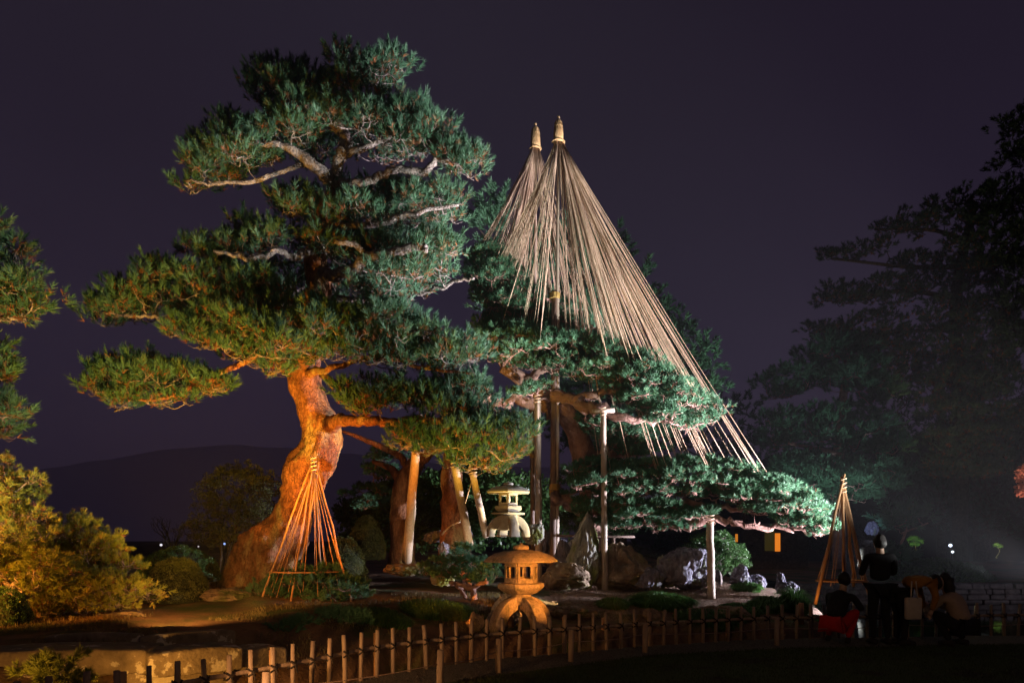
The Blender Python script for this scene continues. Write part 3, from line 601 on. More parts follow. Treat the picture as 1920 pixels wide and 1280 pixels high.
# ------------------------------------------------------------------ rope cones (snow guards)
def band(z, c, rad, parent, h=0.14):
    m = MB(); prof = []
    for i in range(7): prof += [(rad + 0.002, z + i * h / 7), (rad + 0.014, z + (i + 0.5) * h / 7)]
    m.lathe((c[0], c[1], 0), prof + [(rad + 0.002, z + h)], 14); return m.build('twine_band', M['band'], parent, True)
def cone(px, Y, top_y, base_y, ends, label, lower=None, seed=1, skew=0.0):
    b = P(px, base_y, Y); t = P(px + 4 + skew, top_y, Y); o = empty('rope_cone', b, label, 'rope cone', 'straw rope snow guards over the spreading pine')
    m = MB(); zz = np.linspace(0, 1, 12)[:, None]; path = (b + [0, 0, -0.25]) * (1 - zz) + t * zz; m.tube(path, np.linspace(0.072, 0.036, 12), 12); m.build('mast', M['pole'], o, True)
    # straw finial
    ax = P(px + 4 + skew, top_y + 46, Y); s_ = Y / F
    f = MB(); f.lathe(ax, [(8 * s_, -3 * s_), (9.2 * s_, 2 * s_), (8.3 * s_, 6 * s_), (8.6 * s_, 12 * s_), (7.9 * s_, 18 * s_), (8.0 * s_, 24 * s_), (7.0 * s_, 31 * s_), (6.6 * s_, 35 * s_), (5 * s_, 37 * s_), (2.4 * s_, 38 * s_), (2.2 * s_, 41 * s_), (3.0 * s_, 43 * s_), (1.6 * s_, 46 * s_)], 16)
    fo = f.build('straw_finial', M['straw'], o, True)
    rr = np.random.default_rng(seed)
    k_ = MB()
    for a in np.linspace(0, 2 * math.pi, 26, endpoint=False):
        d = np.array([math.cos(a), math.sin(a), 0]); rr2 = rr.uniform(0.9, 1.15)
        k_.tube(np.array([ax + d * 7 * s_ + [0, 0, 2 * s_], ax + d * 11 * s_ * rr2 + [0, 0, -3 * s_ * rr2]]), [0.010, 0.012], 5)
    for hh in (4, 5.5, 15, 16.5, 26): k_.tube(np.array([ax + [math.cos(a) * (8.9 - hh * 0.04) * s_, math.sin(a) * (8.9 - hh * 0.04) * s_, hh * s_] for a in np.linspace(0, 6.4, 18)]), 0.007, 5)
    for a in np.linspace(0, 2 * math.pi, 34, endpoint=False):
        d = np.array([math.cos(a), math.sin(a), 0]); k_.tube(np.array([ax + d * 8.8 * s_, ax + d * 8.5 * s_ + [0, 0, 14 * s_], ax + d * 7.3 * s_ + [0, 0, rr.uniform(27, 35) * s_]]), [0.008, 0.008, 0.005], 4)
    k_.build('straw_binding', M['straw'], o, True)
    if lower:
        ly, off = lower; c0 = P(px - 6, base_y, Y); c1 = P(px - 3, ly, Y); m = MB(); path = (c0 + [0, 0, -0.25]) * (1 - zz) + c1 * zz; m.tube(path, np.linspace(0.095, 0.075, 12), 12)
        m.build('lower_post', M['pole_dark'], o, True)
        for yy in (560, 918, 930, 1082):
            c = P(px - 3, yy, Y); band(c[2], c, 0.125, o)
    for i, e_ in enumerate(ends):
        a0 = rr.uniform(0, 6.28); st = ax + np.array([math.cos(a0) * 6 * s_, math.sin(a0) * 6 * s_, -2 * s_])
        d = e_ - st; st = ax + np.array([d[0], d[1], 0]) / (np.hypot(d[0], d[1]) + 1e-6) * 7 * s_ * rr.uniform(0.3, 1) + [0, 0, -rr.uniform(0, 4) * s_]
        one_tube('rope', st, e_, 0.0086, 0.0076, M['rope'], o, k=5, n=9, sag=rr.uniform(0.03, 0.24) , wob=0.004, seed=i)
    return o
rr = random.Random(4)
def ends_in(poly, Yc, dep, n):
    xs_ = [p[0] for p in poly]; ys_ = [p[1] for p in poly]; out = []
    while len(out) < n:
        pt = (rr.uniform(min(xs_), max(xs_)), rr.uniform(min(ys_), max(ys_)))
        if in_poly(pt, poly): out.append(P(pt[0], pt[1], Yc + rr.uniform(-dep, dep)))
    return out
E1 = (ends_in([(900, 545), (960, 600), (1030, 640), (1030, 665), (960, 630), (880, 590)], 16.6, 1.2, 46)
      + ends_in([(1040, 640), (1120, 650), (1200, 675), (1200, 700), (1120, 690), (1040, 665)], 16.6, 1.5, 62)
      + ends_in([(1190, 675), (1255, 692), (1310, 740), (1350, 780), (1340, 800), (1260, 730), (1190, 700)], 16.2, 1.2, 36)
      + ends_in([(1090, 860), (1200, 880), (1220, 930), (1120, 900)], 16.5, 0.9, 9)
      + ends_in([(1220, 868), (1330, 868), (1400, 885), (1450, 900), (1440, 915), (1330, 905), (1220, 895)], 16.2, 0.9, 30)
      + [P(1450, 898, 16), P(1440, 896, 15.8), P(1425, 897, 16.2), P(1398, 885, 15.9)])
E2 = (ends_in([(884, 465), (930, 480), (985, 545), (1000, 600), (950, 600), (890, 520)], 18.0, 0.8, 62)
      + ends_in([(930, 590), (1000, 600), (1090, 600), (1160, 640), (1060, 640), (960, 620)], 18.6, 1.0, 44)
      + [P(884, 470, 18), P(890, 472, 18.2), P(887, 468, 17.8)])
E1 = [q for q in E1 if not (abs(960 + q[0] * F / q[1] - 1043) < 26 and q[1] < 17.4)]
KL = np.concatenate(ktops); KPX = 960 + KL[:, 0] * F / KL[:, 1]; KPY = HY - (KL[:, 2] - EYE) * F / KL[:, 1]
def tie(e_, Yw):
    """tie a rope end to the branch tuft nearest to it"""
    px = 960 + e_[0] * F / e_[1]; py = HY - (e_[2] - EYE) * F / e_[1]
    j = int(np.argmin(np.hypot(KPX - px, KPY - py) + 6 * np.abs(KL[:, 1] - Yw))); return KL[j] + np.array([rr.uniform(-.08, .08), rr.uniform(-.08, .08), 0.03])
E1 = [tie(q, q[1] + (1.0 if q[0] < 0.4 else 0)) for q in E1]; E2 = [tie(q, q[1]) for q in E2]
cone(1043, 17.0, 218, 1110, E1, 'front rope cone, the taller one, its mast crossing the spreading pine', (545, 1), 5)
cone(1003, 19.0, 231, 1075, E2, 'rear rope cone, the lower one just left of and behind the other', None, 6, skew=-3)

# ------------------------------------------------------------------ props under the branches
def prop(label, b, t, r0, r1, m, cross=None, bands=()):
    b = np.array(b); t = np.array(t); o = empty('prop_post', b, label, 'wooden post', 'wooden props under pine branches'); mb = MB(); z = np.linspace(-0.02, 1, 9)[:, None]
    p = b * (1 - z) + t * z; p[1:-1] += np.random.default_rng(int(abs(b[0] * 100))).normal(0, 0.004, p[1:-1].shape); mb.tube(p, np.linspace(r0, r1, 9), 12, lump=0.03); mb.build('shaft', m, o, True)
    if cross is not None:
        mb = MB(); mb.tube(np.array([t + cross, t - cross]) + [0, 0, 0.03], [0.055, 0.05], 10); mb.build('crossbar', M['pole'], o, True)
    mb = MB(); mb.tube(np.array([t - (t - b) * 0.03 / 1 + [math.cos(a) * (r1 + .008), math.sin(a) * (r1 + .008), 0.012 * a] for a in np.linspace(0, 19, 60)]), 0.012, 5); mb.build('lashing', M['rope'], o, True)
    for bz in bands: 
        f = bz; c = b * (1 - f) + t * f; band(c[2], c, r0, o, 0.1)
    return o
prop('tall wooden prop just left of the front rope cone mast, orange and lilac lit', P(1010, 1095, 16.2), P(1008, 748, 16.2), 0.085, 0.075, M['pole'])
prop('thin dark tall prop behind and left of the one by the rope cone mast', P(999, 1035, 17.6), P(997, 750, 17.6), 0.06, 0.055, M['pole_dark'], bands=(0.62, 0.7))
prop('tall prop with a pale crossbar under the middle tier of the spreading pine', P(1134, 1112, 15.8), P(1131, 772, 15.8), 0.075, 0.062, M['pole'], cross=np.array([0.26, -0.05, 0.0]))
prop('short pale prop under the right lowest tier of the spreading pine', P(1334, 1120, 14.6), P(1331, 980, 15.4), 0.085, 0.08, M['pole'])
prop('leaning pale prop in front of the twisted brown trunk behind the big pine', P(763, 1047, 15.6), P(784, 790, 13.9), 0.115, 0.085, M['pole'])
prop('leaning prop between the grey trunk and the rear stone lantern, base tied with rope', P(880, 1020, 15.2), P(853, 875, 14.2), 0.095, 0.085, M['pole'])
prop('pinkish leaning prop immediately left of the rear stone lantern', P(911, 1002, 15.4), P(886, 888, 14.4), 0.085, 0.075, M['pole'])
o = empty('ground_rail', P(1110, 1005, 17), 'horizontal pale pole lying between the rocks behind the front rope cone mast', 'wooden rail')
one_tube('pole', P(1044, 1004, 16.9), P(1190, 1006, 16.9), 0.034, 0.03, M['pole_dark'], o, n=5)
one_tube('rest', P(1150, 1006, 16.95), P(1152, 1050, 16.95), 0.04, 0.04, M['pole_dark'], o, n=3)
# rope guy from the grey trunk
o = empty('guy_rope', P(835, 1000, 15.3), 'slack straw rope looped from the grey trunk to the foot of the leaning props', 'rope')
one_tube('strand', P(828, 1002, 16), P(862, 978, 15.4), 0.02, 0.02, M['rope'], o, n=7, sag=-0.05)
one_tube('strand', P(862, 978, 15.4), P(888, 890, 14.6), 0.011, 0.011, M['rope'], o, n=4)
one_tube('strand', P(915, 1004, 14.6), P(968, 1004, 14.4), 0.014, 0.014, M['bamboo'], o, n=4)

# ------------------------------------------------------------------ small bamboo tepees over shrubs
def tepee(name, label, apex, poles, ropes, ring, rp=0.021, tops=()):
    b = np.mean([p for p in poles], axis=0); o = empty(name, b, label, 'bamboo tepee', 'bamboo and rope snow guards over low shrubs')
    for i, p in enumerate(poles):
        d = (apex - p); t = p + d * (tops[i] if i < len(tops) else 1.03); t = t + np.array([0.03 * (i - 1.5), 0.02 * i - .03, 0])
        one_tube('pole', p - d * 0.02, t, rp, rp * 0.75, M['bamboo'], o, k=8, n=8, wob=0.006, seed=i)
    for i, e_ in enumerate(ropes): one_tube('rope', apex + [0, 0, -0.05], e_, 0.0062, 0.0062, M['bamboo'], o, k=5, n=7, sag=0.02, wob=0.003, seed=i + 20)
    c, rx, ry = ring; a = np.linspace(0, 2 * math.pi, 40); mb = MB(); mb.tube(np.stack([c[0] + rx * np.cos(a), c[1] + ry * np.sin(a), np.full(40, c[2])], 1), 0.013, 6, cap=False); mb.build('hoop', M['bamboo'], o, True)
    mb = MB(); mb.tube(np.array([apex + [math.cos(t) * 0.05, math.sin(t) * 0.05, -0.15 + 0.012 * t] for t in np.linspace(0, 25, 70)]), 0.011, 5); mb.build('binding', M['rope'], o, True)
    return o
ap = P(588, 872, 13.0); rc = (P(577, 1070, 13.0), 0.70, 0.62)
tepee('bamboo_tepee', 'orange lit bamboo and rope tepee standing before the big crooked trunk', ap,
      [P(484, 1140, 12.6), P(546, 1124, 12.4), P(603, 1085, 13.7), P(664, 1150, 12.7), P(560, 1090, 13.7)],
      [np.array([rc[0][0] + 0.74 * math.cos(a), 13.0 + 0.68 * math.sin(a), 0.55 + 0.12 * math.sin(a * 3)]) for a in np.linspace(0.2, 6.3, 17, endpoint=False)], rc)
ap = P(1581, 912, 12.2); rc = (P(1578, 1088, 12.2), 0.44, 0.34)
tepee('bamboo_tepee', 'dim brown bamboo tepee with crossed pole tips behind the crouching people', ap,
      [P(1530, 1128, 12.0), P(1584, 1110, 11.9), P(1628, 1110, 12.1), P(1600, 1095, 12.7)],
      [np.array([rc[0][0] + 0.42 * math.cos(a), 12.2 + 0.32 * math.sin(a), 0.82 + 0.06 * math.sin(a * 3)]) for a in np.linspace(0.1, 6.3, 13, endpoint=False)], rc, 0.030, (1.11, 1.02, 1.10, 1.0))

# ------------------------------------------------------------------ stone lanterns
def lantern(base, s, rot, m, label, boxy=False):
    o = empty('stone_lantern', base, label, 'stone lantern'); bx, by, bz = base; c = np.array(base)
    hexr = lambda r_, z: (r_ * s, z * s)
    k = MB(); k.lathe(c, [hexr(.02, 1.41), hexr(.13, 1.42), hexr(.145, 1.455), hexr(.125, 1.49), hexr(.03, 1.50), hexr(.02, 1.53)], 20); k.build('finial', m, o, True)
    k = MB(); k.lathe(c, [hexr(.22, 1.20), hexr(.665, 1.205), hexr(.675, 1.225), hexr(.60, 1.285), hexr(.46, 1.355), hexr(.30, 1.40), hexr(.12, 1.415)], 6, rot); k.build('roof', m, o, False, 0.012 * s)
    # fire box: six walls each with a square opening
    ap_ = 0.235 * s; side = ap_ * 2 * math.tan(math.pi / 6); z0, z1 = .845 * s, 1.20 * s
    for i in range(6):
        a = rot + math.pi / 6 + i * math.pi / 3; cn = np.array([math.cos(a) * ap_, math.sin(a) * ap_, 0]); w = MB(); hh = z1 - z0; fr = 0.045 * s
        for (du, dz, wu, wz) in ((0, z0 + 0.045 * s, side, 0.09 * s), (0, z1 - 0.035 * s, side, 0.07 * s), (-(side - fr) / 2, (z0 + z1) / 2 + .01 * s, fr, hh - 0.16 * s), ((side - fr) / 2, (z0 + z1) / 2 + .01 * s, fr, hh - 0.16 * s)):
            w.box(c + cn + np.array([-math.sin(a) * du, math.cos(a) * du, dz]), (0.05 * s, wu, wz), a)
        w.build('light_box_wall', m, o, False, 0.004 * s)
    k = MB(); k.lathe(c, [hexr(.26, .66), hexr(.29, .67), hexr(.40, .75), hexr(.42, .77), hexr(.42, .835), hexr(.395, .848), hexr(.2, .85)], 6, rot); k.build('platform', m, o, False, 0.01 * s)
    if boxy:
        k = MB(); k.lathe(c, [hexr(.30, .60), hexr(.52, .625), hexr(.53, .66), hexr(.3, .664)], 6, rot); k.build('platform', m, o, False, 0.008 * s)
        k = MB(); k.lathe(c, [hexr(.36, .18), hexr(.30, .40), hexr(.27, .598)], 6, rot); k.build('body', m, o, False, 0.01 * s)
    k = MB(); k.lathe(c, [hexr(.16, .46), hexr(.175, .5), hexr(.185, .56), hexr(.17, .64), hexr(.15, .665)], 20); k.build('neck', m, o, True)
    for i in range(4):
        a = rot + 0.35 + i * math.pi / 2; d = np.array([math.cos(a), math.sin(a), 0]); n_ = np.array([-math.sin(a), math.cos(a), 0]); w = MB(); V = []
        prof = []
        for t in np.linspace(0, 1, 9):
            th = t * math.pi / 2; ro = 0.08 + 0.52 * math.sin(th); zo = 0.02 + 0.60 * math.cos(th) ** 0.9 if t < 1 else 0.0
            ri = 0.03 + 0.40 * math.sin(th); zi = -0.02 + 0.42 * math.cos(th) ** 0.9 if t < 1 else 0.0
            hw = 0.085 + 0.045 * t
            for rr0, zz0 in ((ro, zo), (ri, zi)):
                for sg in (-1, 1): V.append(c + d * rr0 * s + n_ * sg * hw * s + np.array([0, 0, (zz0) * s]))
        fs = []
        for j in range(8):
            A = j * 4; B = A + 4; fs += [[A, A + 1, B + 1, B], [A + 3, A + 2, B + 2, B + 3], [A, B, B + 2, A + 2], [A + 1, A + 3, B + 3, B + 1]]
        fs += [[0, 2, 3, 1], [32, 33, 35, 34]]; w.add(V, [fs]); w.build('leg', m, o, False, 0.012 * s)
    return o
lantern(P(977, 1184, 11.3), 0.96, 0.28, M['stone'], 'wide roofed stone lantern on arched legs, orange lit, behind the picket fence')
lantern(P(953, 1006, 14.5), 0.77, math.radians(-91), M['stone_pale'], 'brightly lit pale stone lantern in the dark beyond, under the low pine branch', True)

# ------------------------------------------------------------------ rocks
def rock(px, py, wpx, hpx, Y, m, label, seed, dy=None, lean=0.0, pts=26, group=None, point=0.0, on=None):
    r_ = np.random.default_rng(seed); s_ = Y / F; w = wpx * s_ / 2 * 1.4; h = hpx * s_ * 1.12; base = P(px, py, Y); d = (dy or wpx * 0.8) * s_ / 2 * 1.2
    import bmesh
    bm = bmesh.new()
    for i in range(pts):
        v = r_.normal(0, 1, 3); v /= np.linalg.norm(v); v *= r_.uniform(0.90, 1.0); z = v[2] * 0.5 + 0.5; tp = 1 - point * z
        bm.verts.new((v[0] * w * tp + lean * z * w, v[1] * d * tp, z * h * 1.02))
    bmesh.ops.convex_hull(bm, input=bm.verts)
    bmesh.ops.delete(bm, geom=[v for v in bm.verts if not v.link_faces], context='VERTS')
    bmesh.ops.triangulate(bm, faces=bm.faces)
    bmesh.ops.subdivide_edges(bm, edges=bm.edges, cuts=7, use_grid_fill=True)
    bmesh.ops.triangulate(bm, faces=bm.faces)
    sc = min(w, h)
    off = Vector((seed * 3.1, 0, 0))
    for v in bm.verts:
        q = v.co / sc; nrm = v.co - Vector((0, 0, h * 0.5)); nrm.normalize()
        cell = mnoise.voronoi(q * 2.2 + off)[0]; v.co += nrm * sc * (0.06 * mnoise.noise(q * 1.3 + off) - 0.09 * max(0, 0.22 - (cell[1] - cell[0])) / 0.22 + 0.05 * (mnoise.cell(Vector(mnoise.voronoi(q * 2.2 + off)[1][0]) * 7) - 0.5) + 0.05 * abs(mnoise.noise(Vector((q.x * 7, q.y * 7, q.z * 2.5)) + off)) + 0.02 * mnoise.noise(q * 12 + off))
    for v in bm.verts: v.co.z -= 0.08 * h
    me = bpy.data.meshes.new('rock'); bm.to_mesh(me); bm.free(); me.materials.append(m)
    o = bpy.data.objects.new('rock', me); C.objects.link(o); o.location = [float(x) for x in base]
    return tag(o, label, 'rock', group)
rock(1092, 1114, 64, 150, 15.9, M['rock_moss'], 'tall pointed mossy standing stone beside the crossbar prop', 3, lean=0.22, point=0.5, pts=40)
rock(1062, 1110, 84, 60, 15.6, M['rock_brown'], 'dark rock at the foot of the front rope cone mast', 4, point=0.2)
rock(1066, 1090, 56, 82, 16.6, M['rock'], 'grey slanting slab directly right of the rope cone mast', 5, lean=-0.35, point=0.6)
rock(1030, 1066, 60, 78, 17.2, M['rock'], 'grey leaning rock behind the wooden prop near the rear lantern', 6, lean=0.1, point=0.4)
rock(1000, 1020, 42, 42, 15.6, M['rock_moss'], 'small mossy rock touching the right leg of the rear lantern', 61, point=0.3)
rock(1082, 1050, 40, 50, 17.2, M['rock_moss'], 'yellowish mossy rock behind the tall standing stone', 7, point=0.5)
rock(1176, 1108, 120, 98, 16.2, M['rock_brown'], 'broad dark sloping boulder right of the crossbar prop', 8, lean=-0.35, point=0.35)
rock(1222, 1106, 66, 50, 15.8, M['rock'], 'low lilac rock between the dark sloping boulder and the big round one', 9, lean=-0.2, point=0.4)
rock(1250, 1100, 50, 62, 16.4, M['rock_moss'], 'rock capped with moss leaning on the big round boulder', 10, point=0.2)
rock(1290, 1106, 90, 82, 16.0, M['rock'], 'big round lilac grey boulder with folded grain', 11, pts=50)
rock(1388, 1106, 44, 50, 15.8, M['rock'], 'upright grey rock just right of the short pale prop', 12, point=0.35)
rock(1418, 1103, 40, 28, 16.0, M['rock'], 'low grey rock at the right end of the rock row', 13, point=0.3)
rock(1462, 1108, 22, 36, 15.2, M['rock'], 'small dark upright stone behind the speckled round stone', 14, point=0.2)
rock(1476, 1118, 36, 28, 14.9, M['rock'], 'speckled small round stone beside the bright grass', 15, pts=40)
rock(935, 1188, 62, 82, 11.5, M['rock_stripe'], 'blue and orange veined rock leaning at the left of the front lantern', 16, lean=0.45, point=0.3)
rock(891, 1182, 28, 38, 10.8, M['rock_brown'], 'small orange brown stone left of the veined rock', 17)
rock(1010, 1180, 30, 30, 11.9, M['rock'], 'small grey stone seen between the legs of the front lantern', 18)
rock(812, 1018, 40, 26, 17.2, M['rock'], 'pale flat rock lying left of the grey trunk', 19, lean=0.5)
rock(833, 1040, 22, 28, 15.6, M['rock'], 'little pale upright stone by the foot of the grey trunk', 20, point=0.3)
rock(860, 1018, 44, 34, 16.8, M['rock'], 'pale rock behind the foot of the leaning props', 21)
rock(831, 1100, 40, 30, 14.2, M['rock_moss'], 'grey green stone left of the small twisted pine', 22)
rock(760, 1078, 70, 24, 14.5, M['rock_brown'], 'low brown rock in the shade below the pale leaning prop', 23)
rock(428, 1132, 84, 32, 12.8, M['rock_brown'], 'flat reddish brown boulder at the foot of the big trunk', 24, dy=120)
rock(225, 1176, 100, 34, 10.6, M['rock_brown'], 'flat brown rock under the golden shrubs at far left', 25, dy=80)
rock(1216, 1172, 40, 34, 11.8, M['rock_brown'], 'reddish stone behind the middle of the picket fence', 26)
rock(1068, 1165, 90, 34, 12.6, M['rock_brown'], 'dark low bank stone right of the front lantern', 27)
rock(1350, 1165, 120, 30, 12.6, M['rock_brown'], 'long dark bank stone below the right grass clumps', 28)

# ------------------------------------------------------------------ shrubs
def dome(px, py, wpx, hpx, Y, m, label, seed, dy=None, T=None, dens=1.0, cat='clipped shrub', sc=1.0):
    s_ = Y / F; a = wpx * s_ / 2; h = hpx * s_; d = (dy or wpx) * s_ / 2; c = P(px, py, Y); o = empty('clipped_shrub', c, label, cat)
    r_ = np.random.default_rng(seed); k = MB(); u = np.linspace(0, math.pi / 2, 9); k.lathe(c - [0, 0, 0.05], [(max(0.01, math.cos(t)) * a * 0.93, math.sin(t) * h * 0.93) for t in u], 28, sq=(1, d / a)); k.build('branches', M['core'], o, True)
    n = int(1500 * dens * (a * h + a * d) ); v = r_.normal(0, 1, (n, 3)); v /= np.linalg.norm(v, axis=1)[:, None]; v[:, 2] = np.abs(v[:, 2])
    lump = np.array([0.96 + 0.06 * mnoise.noise(Vector(q) * 2.5 + Vector((seed, 0, 0))) for q in v])
    p = v * np.array([a, d, h]) * lump[:, None] * r_.uniform(0.94, 1.02, (n, 1)) + c; nr = v / np.array([a, d, h]); nr /= np.linalg.norm(nr, axis=1)[:, None]
    q = place(T or TSM, p, nr + r_.normal(0, .25, nr.shape), sc * r_.uniform(0.8, 1.3, n), seed)
    mesh_np('leaves', q.reshape(-1, 3), [np.arange(len(q) * q.shape[1]).reshape(-1, q.shape[1])], m, o)
    return o
dome(330, 1122, 118, 78, 12.4, M['leaf_olive'], 'rounded clipped shrub, olive lit, right of the golden shrubs', 1)
dome(335, 1085, 150, 60, 14.2, M['leaf'], 'dark clipped shrub mound behind the olive rounded one', 2, dens=0.6, sc=1.3)
dome(688, 1045, 70, 80, 17.0, M['leaf_olive'], 'pale upright clipped dome behind the big trunk', 3)
dome(645, 1088, 88, 84, 15.6, M['leaf_olive'], 'brown green clipped dome directly right of the bamboo tepee', 4)
dome(10, 1185, 90, 84, 9.6, M['leaf'], 'dark green clipped dome at the bottom left corner', 5)
def shrub(name, label, polys, mats_, T, spacing, shoots, rl, base, seed, cat='shrub', flat=0.7, upb=0.5, layers=2, trunk=None, mt=None, old=0.0, rmax=0.03, part='foliage', wob_=0.1):
    o = empty(name, base, label, cat); r_ = np.random.default_rng(seed); Lb = Limbs(); mt = mt or M['bark_limb']
    for tr in (trunk or []):
        q, w = pxpath(tr, 5); q[1:-1] += r_.normal(0, 0.012, q[1:-1].shape); k = MB(); k.tube(q, w, 12, lump=0.14); k.build('trunk' if tr is trunk[0] else 'limb', mt, o, True); Lb.add(q, w)
    if not trunk: Lb.add(np.array([base, base + np.array([0, 0, .1])]), 0.03)
    tw_ = MB()
    for i, (poly, Yc, dep) in enumerate(polys):
        lob = fill(poly, Yc, dep, spacing, seed * 7 + i, layers=layers)
        if not lob: continue
        grow(lob, Lb, tw_, r_, rmax=rmax, wob=wob_, rmin=0.008 * max(1, Yc / 20))
        foliage(part, lob, o, T, mats_, r_, shoots=shoots, rl=rl, flat=flat, upb=upb, m_old=M['needle_old'] if old else None, old=old, twig=Yc < 20, mtwig=mt)
    if tw_.n: tw_.build('twigs', mt, o, True)['kind'] = 'stuff'
    return o
shrub('golden_pine', 'golden lit bushy pine with reddish tips at the left edge', [([(0, 866), (22, 862), (30, 890), (72, 888), (78, 930), (60, 950), (95, 985), (120, 1010), (90, 1040), (40, 1050), (-60, 1060), (-60, 900)], 10.4, 1.0), ([(-40, 1030), (80, 1030), (150, 1050), (150, 1100), (90, 1120), (20, 1100), (-40, 1100)], 10.1, 0.8)],
      M['needle_gold'], TM, 0.22, 17, 0.20, P(70, 1175, 10.2), 31, trunk=[[(70, 1178, 10.2, 22), (40, 1140, 10.2, 20), (22, 1110, 10.2, 17), (40, 1085, 10.3, 14), (70, 1060, 10.4, 10), (30, 1000, 10.4, 7)], [(30, 1105, 10.2, 10), (-20, 1060, 10.3, 8), (0, 960, 10.4, 6)]], cat='pine tree', old=0.08)
shrub('golden_pine', 'spreading golden green pine bush between the left edge pine and clipped shrubs', [([(90, 990), (110, 965), (150, 975), (180, 965), (220, 1005), (250, 1035), (262, 1065), (240, 1085), (180, 1080), (120, 1060), (90, 1030)], 11.2, 0.9), ([(80, 1080), (160, 1070), (240, 1080), (290, 1085), (285, 1125), (250, 1150), (190, 1150), (150, 1165), (90, 1170), (60, 1140), (50, 1100)], 10.6, 0.8)],
      M['needle_gold'], TM, 0.22, 17, 0.20, P(120, 1172, 10.6), 32, trunk=[[(120, 1175, 10.6, 18), (130, 1130, 10.7, 15), (160, 1090, 10.9, 12), (150, 1040, 11, 9), (120, 1000, 11.1, 5)], [(150, 1100, 10.8, 10), (200, 1110, 10.6, 8), (250, 1110, 10.6, 5)]], cat='pine tree', old=0.08)
shrub('low_pine', 'low spreading pine inside the orange lit bamboo tepee', [([(462, 1108), (500, 1080), (560, 1066), (620, 1064), (670, 1082), (700, 1108), (685, 1128), (640, 1136), (590, 1146), (540, 1132), (490, 1122)], 13.0, 0.8)],
      M['needle_soft'], TM, 0.19, 14, 0.16, P(590, 1150, 13.0), 33, trunk=[[(595, 1150, 13, 14), (590, 1125, 13, 11), (570, 1105, 13, 9), (530, 1100, 13, 6)], [(590, 1120, 13, 9), (630, 1105, 13, 7), (670, 1105, 12.9, 4)]], cat='pine tree', flat=0.5)
shrub('low_pine', 'sprawling low pine behind the left pickets of the fence', [([(488, 1188), (510, 1168), (560, 1160), (585, 1175), (590, 1205), (545, 1212), (500, 1208)], 9.8, 0.4), ([(575, 1165), (620, 1145), (680, 1150), (690, 1175), (640, 1192), (590, 1190)], 10.3, 0.5)],
      M['needle_soft'], TM, 0.17, 14, 0.14, P(640, 1215, 9.8), 34, trunk=[[(640, 1216, 9.8, 12), (620, 1200, 9.8, 10), (585, 1195, 9.8, 8), (540, 1195, 9.8, 5)], [(630, 1205, 9.8, 9), (645, 1180, 10.1, 7), (650, 1165, 10.2, 5)]], cat='pine tree', flat=0.5)
shrub('twisted_pine', 'small twisted pine with pink forked trunk left of the front lantern', [([(785, 1062), (815, 1048), (850, 1035), (880, 1040), (905, 1052), (935, 1066), (936, 1092), (905, 1100), (865, 1092), (820, 1090), (785, 1078)], 13.2, 0.7), ([(835, 1035), (860, 1022), (885, 1028), (885, 1040), (850, 1044)], 13.5, 0.3)],
      M['needle_soft'], TM, 0.17, 14, 0.14, P(880, 1122, 13), 35, trunk=[[(890, 1124, 13, 13), (885, 1105, 13, 11), (868, 1098, 13, 9), (842, 1092, 12.9, 6)], [(886, 1110, 13, 10), (895, 1096, 13, 8), (915, 1092, 12.9, 7)], [(884, 1104, 13, 8), (876, 1085, 13.1, 6), (860, 1065, 13.2, 4)], [(872, 1120, 13.1, 8), (862, 1102, 13.1, 7), (846, 1096, 12.8, 5)]], mt=M['bark_pink'], cat='pine tree', flat=0.5)
shrub('camellia', 'leafy green camellia behind the props and the rope cone mast', [([(1045, 950), (1080, 935), (1160, 955), (1200, 975), (1195, 1000), (1130, 1005), (1060, 1000), (1044, 980)], 19, 0.8)], M['leaf'], TL, 0.28, 16, 0.22, P(1120, 1060, 19), 36, trunk=[[(1120, 1075, 19, 10), (1120, 1020, 19, 8), (1110, 980, 19, 5)]])
shrub('azalea', 'glossy green leafy shrub behind the short pale prop', [([(1290, 1035), (1310, 1008), (1350, 998), (1390, 1015), (1408, 1045), (1400, 1070), (1350, 1080), (1310, 1070)], 17.5, 0.8)], M['leaf'], TL, 0.24, 18, 0.2, P(1350, 1090, 17.5), 37, trunk=[[(1350, 1095, 17.5, 8), (1350, 1060, 17.5, 6), (1345, 1030, 17.5, 4)]])
shrub('broadleaf_tree', 'dusky small leafed tree behind the left side of the crooked trunk', [([(372, 925), (395, 882), (440, 866), (480, 878), (520, 882), (530, 930), (520, 975), (440, 975), (376, 960)], 20, 1.3), ([(338, 995), (372, 965), (450, 960), (530, 965), (520, 1010), (450, 1030), (380, 1028), (345, 1010)], 19.6, 1.2)],
      M['leaf_olive'], TL, 0.40, 14, 0.36, P(430, 1085, 19.6), 38, layers=3, trunk=[[(425, 1085, 19.6, 8), (430, 1030, 19.6, 8), (445, 980, 19.7, 7), (450, 920, 19.8, 5)], [(412, 1085, 19.6, 5), (415, 1020, 19.6, 5), (400, 990, 19.6, 4)]], cat='tree', mt=M['bark_dark'])
